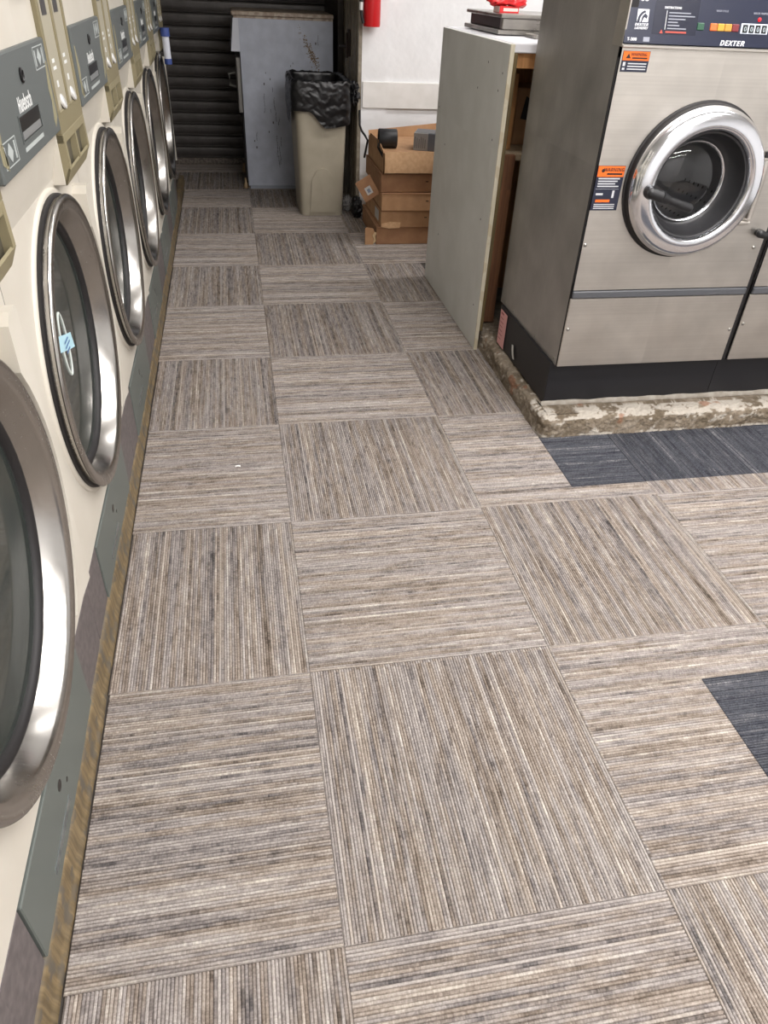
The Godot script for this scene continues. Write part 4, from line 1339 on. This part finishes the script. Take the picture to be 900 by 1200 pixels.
# ---------------------------------------------------------------- counter behind the washers
func counter() -> void:
	var o := thing("counter", "tall white panelled counter with raw timber frame behind the corner washer", "counter")
	var panel := mottled("panel_paint", c8(222, 223, 219), c8(214, 215, 210), 121, 0.5, 1.2, 0.012, 1.2)
	begin(); box(Vector3(0.925, 0.006, -3.42), Vector3(0.942, 1.186, -2.418), 0.0015)
	var pn := done("end_panel", panel, o)
	begin(); box(Vector3(0.9252, 0.006, -2.418), Vector3(0.9418, 1.186, -2.411), 0.001)
	done("raw_edge", wood("raw_edge", c8(198, 190, 166), c8(216, 210, 192), 122, 0.7, 2.0, 0.25, c8(160, 136, 96)), pn)
	begin()
	for q in [Vector2(1.11, -2.66), Vector2(1.09, -2.47), Vector2(1.03, -2.50), Vector2(1.01, -2.77), Vector2(0.86, -2.50), Vector2(0.55, -2.53), Vector2(0.72, -3.22), Vector2(0.86, -3.38), Vector2(0.19, -2.49), Vector2(0.30, -3.20)]:
		lathe([Vector2(0.0045, 0.0), Vector2(0.0005, 0.0004)], Vector3(0.925, q.x, q.y), Vector3(-1, 0, 0), 8)
	done("screw_hole", mats["rubber"], pn)
	begin(); box(Vector3(0.943, 1.158, -3.44), Vector3(1.98, 1.188, -2.43), 0.003)
	done("worktop", mat("laminate_white", c8(226, 226, 230), 0.35), o)
	var ply := wood("plywood", c8(160, 118, 78), c8(196, 150, 104), 123, 0.75, 1.5)
	var redwood := wood("red_timber", c8(104, 68, 46), c8(142, 98, 66), 124, 0.75, 1.5)
	var olive := wood("olive_timber", c8(84, 72, 46), c8(116, 98, 62), 125, 0.75, 2.0)
	var orange := wood("orange_timber", c8(176, 124, 76), c8(204, 152, 98), 126, 0.7, 2.0)
	begin(); box(Vector3(0.943, 0.088, -2.515), Vector3(0.962, 1.157, -2.425), 0.003)
	done("post", olive, o)
	begin(); box(Vector3(0.985, 0.088, -2.62), Vector3(1.045, 0.80, -2.53), 0.003)
	done("post", redwood, o)
	begin(); box(Vector3(0.964, 1.108, -2.50), Vector3(1.055, 1.157, -2.455), 0.002)
	done("apron_board", orange, o)
	begin(); box(Vector3(1.056, 1.095, -2.52), Vector3(1.95, 1.157, -2.475), 0.002)
	done("apron_board", redwood, o)
	begin(); box(Vector3(1.02, 0.80, -2.72), Vector3(1.055, 1.075, -2.64), 0.003)
	done("stud", orange, o)
	begin(); box(Vector3(0.96, 0.775, -2.98), Vector3(1.95, 0.800, -2.55), 0.002)
	done("shelf_board", wood("pale_timber", c8(170, 150, 122), c8(198, 180, 150), 127, 0.7, 2.0), o)
	begin(); box(Vector3(0.943, 0.088, -3.0), Vector3(1.96, 1.157, -2.985))
	done("back_board", ply, o)
	begin(); box(Vector3(1.945, 0.088, -3.42), Vector3(1.965, 1.157, -2.44))
	done("far_panel", panel, o)
	# carton with a dark label on the counter's shelf
	var c := thing("shelf_carton", "brown carton with a torn dark label inside the counter", "carton", Vector3(1.16, 0.80, -2.86))
	begin(); box(Vector3(-0.06, 0.0, -0.11), Vector3(0.20, 0.215, 0.10), 0.003)
	var cb := done("carton_body", mats["kraft"], c)
	begin(); extrude(PackedVector2Array([Vector2(-0.035, 0.10), Vector2(0.03, 0.09), Vector2(0.045, 0.19), Vector2(0.0, 0.175), Vector2(-0.02, 0.185)]), 0.1, 0.1015)
	done("torn_label", mat("dark_label", c8(44, 40, 38), 0.7), cb)
	# steel tray unit on the counter
	var t := thing("steel_tray_unit", "flat stainless steel unit with a dark slot on the white counter", "appliance", Vector3(1.02, 1.188, -2.86), 0.0)
	var ss := steel("tray_steel", c8(180, 176, 170), 0.34, 128, false, 0.12, 2.0)
	begin()
	box(Vector3(-0.005, 0.004, -0.52), Vector3(0.80, 0.020, 0.0), 0.002)
	box(Vector3(0.0, 0.060, -0.52), Vector3(0.80, 0.074, 0.006), 0.003)
	box(Vector3(0.025, 0.02, -0.50), Vector3(0.80, 0.06, -0.02))
	done("housing", ss, t)
	begin(); box(Vector3(0.010, 0.022, -0.035), Vector3(0.80, 0.060, 0.002), 0.003)
	done("front_plate", ss, t)
	begin(); box(Vector3(0.015, 0.021, -0.49), Vector3(0.0252, 0.0595, -0.03))
	done("slot", mats["gloss_black"], t)
	begin(); box(Vector3(0.10, 0.0, 0.03), Vector3(0.26, 0.014, 0.16), 0.003)
	done("drip_plate", ss, t)
	begin(); box(Vector3(0.125, 0.0142, 0.05), Vector3(0.25, 0.0155, 0.13))
	done("drip_grate", mat("grate_dark", c8(70, 66, 62), 0.5, 0.5), t)
	# red packet on a small red and white carton
	var p := thing("red_packet", "small red and white packet carton on the steel unit", "packet", Vector3(1.085, 1.262, -3.0), 0.15)
	begin(); box(Vector3(-0.045, 0, -0.03), Vector3(0.045, 0.024, 0.03), 0.001)
	var pb := done("packet_body", mat("packet_red", c8(206, 40, 44), 0.4), p)
	begin(); box(Vector3(-0.028, 0.006, 0.0302), Vector3(0.040, 0.017, 0.0308)); box(Vector3(-0.0458, 0.002, -0.028), Vector3(-0.0452, 0.022, 0.028))
	done("packet_print", mat("packet_pale", c8(226, 206, 200), 0.5), pb)
	var w := thing("red_wrapper", "crumpled red plastic wrapper on top of the red packet", "wrapper", Vector3(1.085, 1.2885, -3.0))
	begin()
	var n := fbm(129, 1.0, 3)
	var cr := func(u: float, v: float) -> Vector3:
		var a := u * TAU; var b := v * PI
		var d := Vector3(cos(a) * sin(b), cos(b), sin(a) * sin(b))
		var k: float = 1.0 + n.get_noise_3d(d.x * 1.5, d.y * 1.5, d.z * 1.5) * 0.8 + 0.25 * absf(cos(a))
		return Vector3(d.x * 0.062 * k, 0.018 + maxf(d.y, -0.7) * 0.024 * k, d.z * 0.03 * k)
	grid(cr, 28, 16, true, null, true)
	done("wrapper_film", mat("wrapper_red", c8(214, 34, 40), 0.3), w)

# ---------------------------------------------------------------- things on and by the white wall
func wall_things() -> void:
	begin(); box(Vector3(0.905, 0.672, -4.752), Vector3(4.45, 0.822, -4.728), 0.003)
	var wp := mottled("rail_paint", c8(232, 231, 227), c8(240, 239, 236), 131, 0.4, 1.5)
	box(Vector3(0.752, 0.672, -4.744), Vector3(0.91, 0.822, -4.728), 0.003)
	var t := done("trim_1", wp)
	structure(t)
	# plastered white face that wraps the jamb
	begin(); box(Vector3(0.746, 0.0, -4.7425), Vector3(0.91, 2.7, -4.7385))
	var s := done("wall_corner", mats["white_paint"])
	structure(s)
	var o := thing("fire_extinguisher", "red fire extinguisher hanging on the white wall by the jamb", "extinguisher", Vector3(0.792, 1.115, -4.675))
	begin()
	lathe([Vector2(0.0005, 0.012), Vector2(0.042, 0.010), Vector2(0.047, 0.003), Vector2(0.051, 0.004), Vector2(0.0525, 0.014), Vector2(0.0525, 0.36), Vector2(0.046, 0.39), Vector2(0.026, 0.415), Vector2(0.018, 0.425)], Vector3.ZERO, Vector3.UP, 40)
	done("cylinder", mat("extinguisher_red", c8(196, 22, 28), 0.28), o)
	begin(); lathe([Vector2(0.018, 0.42), Vector2(0.018, 0.46), Vector2(0.0005, 0.462)], Vector3.ZERO, Vector3.UP, 20)
	box(Vector3(-0.08, 0.46, -0.012), Vector3(0.03, 0.475, 0.012), 0.003)
	done("valve", mat("valve_metal", c8(180, 178, 172), 0.3, 0.9), o)
	begin(); tube([Vector3(-0.02, 0.44, 0.02), Vector3(-0.07, 0.42, 0.035), Vector3(-0.082, 0.30, 0.03), Vector3(-0.076, 0.16, 0.03), Vector3(-0.070, 0.12, 0.03)], 0.011, 10)
	tube([Vector3(-0.072, 0.085, 0.03), Vector3(-0.066, 0.05, 0.03), Vector3(-0.056, 0.02, 0.03)], 0.009, 10)
	done("hose", mats["rubber"], o)
	begin(); tube([Vector3(-0.0705, 0.125, 0.03), Vector3(-0.0715, 0.085, 0.03)], 0.0125, 12)
	done("hose_clip", mats["button_chrome"], o)
	begin(); box(Vector3(-0.02, 0.25, -0.063), Vector3(0.02, 0.33, -0.05))
	done("wall_bracket", mats["bolt_iron"], o)
	# black cable from the jamb to the cartons
	var c := thing("cable", "black cable running from the jamb down behind the cartons", "cable")
	begin(); tube([Vector3(0.738, 0.66, -4.735), Vector3(0.738, 0.575, -4.72), Vector3(0.744, 0.548, -4.68), Vector3(0.752, 0.535, -4.60), Vector3(0.757, 0.52, -4.50), Vector3(0.757, 0.40, -4.62)], 0.007, 8)
	done("cable_cover", mats["rubber"], c)

func small_things() -> void:
	# dark bag and clear wrap on the floor between bin and cartons
	var n := fbm(141, 1.0, 4)
	var b := thing("dark_bag", "small black bag slumped on the floor behind the cartons", "bag", Vector3(0.722, 0.007, -4.672))
	begin()
	var f := func(u: float, v: float) -> Vector3:
		var a := u * TAU; var q := v * PI
		var d := Vector3(cos(a) * sin(q), cos(q), sin(a) * sin(q))
		var k: float = 1.0 + n.get_noise_3d(d.x * 2, d.y * 2, d.z * 2) * 0.5
		return Vector3(d.x * 0.036 * k, maxf(0.06 + d.y * 0.072 * k, 0.0), d.z * 0.045 * k)
	grid(f, 36, 24, true, null, true)
	done("bag_film", mats["liner_black"], b)
	var w := thing("clear_wrap", "crumpled clear plastic wrap on the floor beside the bin", "wrap", Vector3(0.680, 0.005, -4.86))
	begin()
	var g := func(u: float, v: float) -> Vector3:
		var a := u * TAU; var q := v * PI
		var d := Vector3(cos(a) * sin(q), cos(q), sin(a) * sin(q))
		var k: float = 1.0 + n.get_noise_3d(d.x * 3 + 7, d.y * 3, d.z * 3) * 0.9
		return Vector3(d.x * 0.030 * k, maxf(0.04 + d.y * 0.05 * k, 0.0), d.z * 0.04 * k)
	grid(g, 36, 24, true, null, true)
	done("wrap_film", mat("wrap_clear", c8(150, 148, 146), 0.25), w)
	# blue and white dispenser at the far end of the dryers
	var t := thing("bag_dispenser", "white tube with blue ends hanging on the last dryer", "dispenser", Vector3(-0.436, 0.985, -4.60))
	begin(); tube([Vector3(0, -0.06, 0), Vector3(0, 0.05, 0)], 0.020, 16)
	done("tube_body", mat("tube_white", c8(222, 226, 236), 0.3), t)
	begin(); tube([Vector3(0, 0.05, 0), Vector3(0, 0.092, 0)], 0.026, 16)
	done("blue_end", mat("end_blue", c8(64, 84, 150), 0.4), t)
	begin(); tube([Vector3(0, -0.088, 0), Vector3(0, -0.06, 0)], 0.022, 16)
	done("blue_end", mats["end_blue"], t)
	var l := thing("paper_scrap", "tiny white scrap of lint lying on the carpet", "scrap", Vector3(-0.155, 0.0064, -1.55))
	begin()
	var h := func(u: float, v: float) -> Vector3: return Vector3((u - 0.5) * 0.018, 0.002 * sin(u * 3.0) + 0.001, (v - 0.5) * 0.008)
	grid(h, 6, 3, true)
	done("lint", mat("lint_white", c8(240, 240, 236), 0.9), l)
